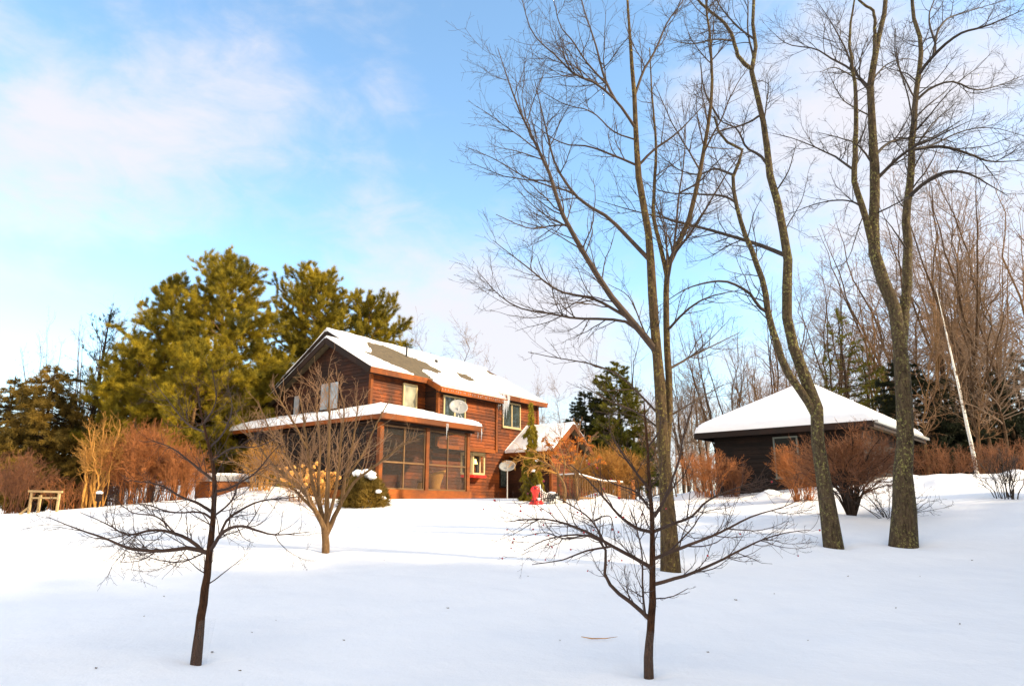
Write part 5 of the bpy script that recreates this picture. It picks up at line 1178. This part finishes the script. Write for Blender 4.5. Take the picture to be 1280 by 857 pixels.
X_ = [(1, 915, 44, 400, 'wide crown at the back of the shed left slope'), (3, 945, 46, 430, 'reddish crown low over the shed left slope'), (0, 890, 48, 430, 'low bare crown between the maple and the shed eave'), (1, 975, 43, 360, 'brownish crown between the two bowed stems'), (2, 1010, 46, 350, 'grey crown right of the bowed stems'),
      (1, 1045, 44, 360, 'brown crown over the shed peak at the back'), (0, 1080, 47, 330, 'brown crown between bowed stems and lichen tree at the back'), (2, 1120, 45, 330, 'grey crown at the back of the lichen tree'), (0, 1142, 42, 300, 'brown crown right beside the lichen trunk at the back'),
      (1, 1160, 44, 250, 'brown forked crown left of the birch top at the back'), (2, 1185, 42, 270, 'grey crown over the birch top at the back'), (1, 1215, 43, 300, 'low brown crown over the dark spruces'), (3, 1240, 45, 280, 'reddish crown over the dark spruces'), (0, 1260, 41, 250, 'brown crown near the right edge at the back'),
      (2, 1275, 44, 230, 'grey crown at the right edge at the back'), (3, 1300, 40, 240, 'reddish crown cut by the right edge'), (1, 1228, 30, 330, 'forked tree just behind the birch'), (2, 1270, 29.5, 310, 'grey spreading tree over the right brush'), (1, 855, 50, 430, 'faint forked crown right of the maple trunk'), (3, 830, 52, 450, 'faint reddish crown behind the maple trunk')]
L_ += [(p_, px, D, tp, lb, (px * .37) % 6.28, gr if px > 1130 else gc, 0, 1.0) for p_, px, D, tp, lb in X_]
for a in L_: plant(*a)
# unseen evergreens added beyond the right edge to shade the lower snow
gsh = 'added shade evergreens outside the view at the right'
for i, (x, y, top) in enumerate(((20, -8, 15.5), (22.5, -5, 16), (20, -2.5, 15), (23, 0, 16.5), (20, 2.2, 15.5), (23, 4.5, 15), (21, 7, 10), (22.5, 9.5, 9.5), (23.5, 11.5, 11.5), (21, 5, 12))):
    c = copy_tree(SH[i % 3]); z = hz(x, y); s_ = (top - z) / SHH[i % 3]; c.location = (x, y, z - .1); c.scale = (s_ * 1.25, s_ * 1.25, s_); c.rotation_euler = (0, 0, i * 1.3)
    tag(c, 'tall evergreen added outside the right edge to shade the lower snow', 'tree', gsh)
# leaning birch
rng = np.random.default_rng(301); D = 28.5; o3 = at(1223, 600, D); o3[2] = .8
root = empty('leaning_birch', o3, 0, 'slender white birch leaning left before dark spruces', 'tree')
P, R = traced([(1223, 605), (1220, 585), (1212, 545), (1203, 505), (1193, 460), (1185, 425), (1178, 395), (1170, 360)], D, 0, .8, .09, .008, 20, rng, o3)
V, F = tubes([(P[None], R[None], 10)]); link('trunk', np_mesh('trunk', V, F), M['birch'], root, True)
a, b = grow(rng, P[None], R[None], 3, .35, .3, 2.4, 45, 8, .8, .12, .5, .01, .008); c, d = grow(rng, a, b, 5, .1, .5, .9, 40, 5, .3, .14, .6, .008, .006)
V, F = tubes([(a, b, 4), (c, d, 3)]); link('crown', np_mesh('crown', V, F), M['twig_bg'], root, True)
# far-off wood as one mass
rng = np.random.default_rng(401); P0, R0 = [], []
nT = 420; xx = rng.uniform(-1, 1, nT); dist = rng.uniform(62, 120, nT)
for i in range(nT):
    x = xx[i] * dist[i] * .85; H = rng.uniform(6, 12) * (1.0 if x > 8 else .62) * (1 + .35 * max(0, xx[i]))
    if x < -10: H *= .6
    u = np.linspace(0, 1, 6); p = np.zeros((6, 3)); p[:, 0] = x + np.cumsum(rng.normal(0, .12, 6)); p[:, 1] = dist[i]; p[:, 2] = .3 + H * u
    P0.append(p); R0.append(.011 * H * (1 - .9 * u) + .01)
P0, R0 = np.array(P0), np.array(R0)
c, d = grow(rng, P0, R0, 3.0, .15, .38, 4, 38, 5, .9, .12, .5, .010, .02); e, f = grow(rng, c, d, 2.2, .1, .6, 2, 38, 3, .5, .15, .7, .008, .018)
V, F = tubes([(P0, R0, 5), (c, d, 3), (e, f, 3)]); o = link('far_woods', np_mesh('far_woods', V, F), M['twig_grey'], None)
tag(o, 'grey bare far-off woods along the horizon', 'woods', kind='stuff')

# fallen leaves lying on the snow
rng = np.random.default_rng(55); lm_ = None
for i, (px, py) in enumerate([(120, 835), (180, 770), (205, 745), (265, 815), (315, 790), (300, 838), (345, 775), (290, 690), (560, 760), (920, 750), (885, 815), (1010, 800), (968, 742), (1120, 760), (1150, 720), (430, 800), (480, 700), (660, 720), (700, 800), (1060, 720), (1215, 700), (1200, 780)]):
    r = cam_ray(px, py); y = 3.0
    while y < 24 and r[2] / r[1] * y > hz(r[0] / r[1] * y, y): y += .01
    x = r[0] / r[1] * y
    if lm_ is None:
        o = MB().add([(-.02, 0, .004), (-.008, .012, .010), (.012, .010, .006), (.026, 0, .014), (.012, -.011, .008), (-.008, -.010, .012), (0, 0, .003)], [(0, 6, 1), (1, 6, 2), (2, 6, 3), (3, 6, 4), (4, 6, 5), (5, 6, 0)]).build('fallen_leaf', M['bark_warm']); lm_ = o.data
        o.modifiers.new('thick', 'SOLIDIFY').thickness = .002
    else:
        o2 = o.copy(); col.objects.link(o2); o = o2
    s_ = rng.uniform(.5, 1.25); o.scale = (s_, s_ * .8, s_); o.location = (x, y, hz(x, y)); o.rotation_euler = (0, 0, rng.uniform(0, 6))
    tag(o, 'tiny curled brown leaf lying on the open snow', 'leaf', 'leaves scattered on the snow')
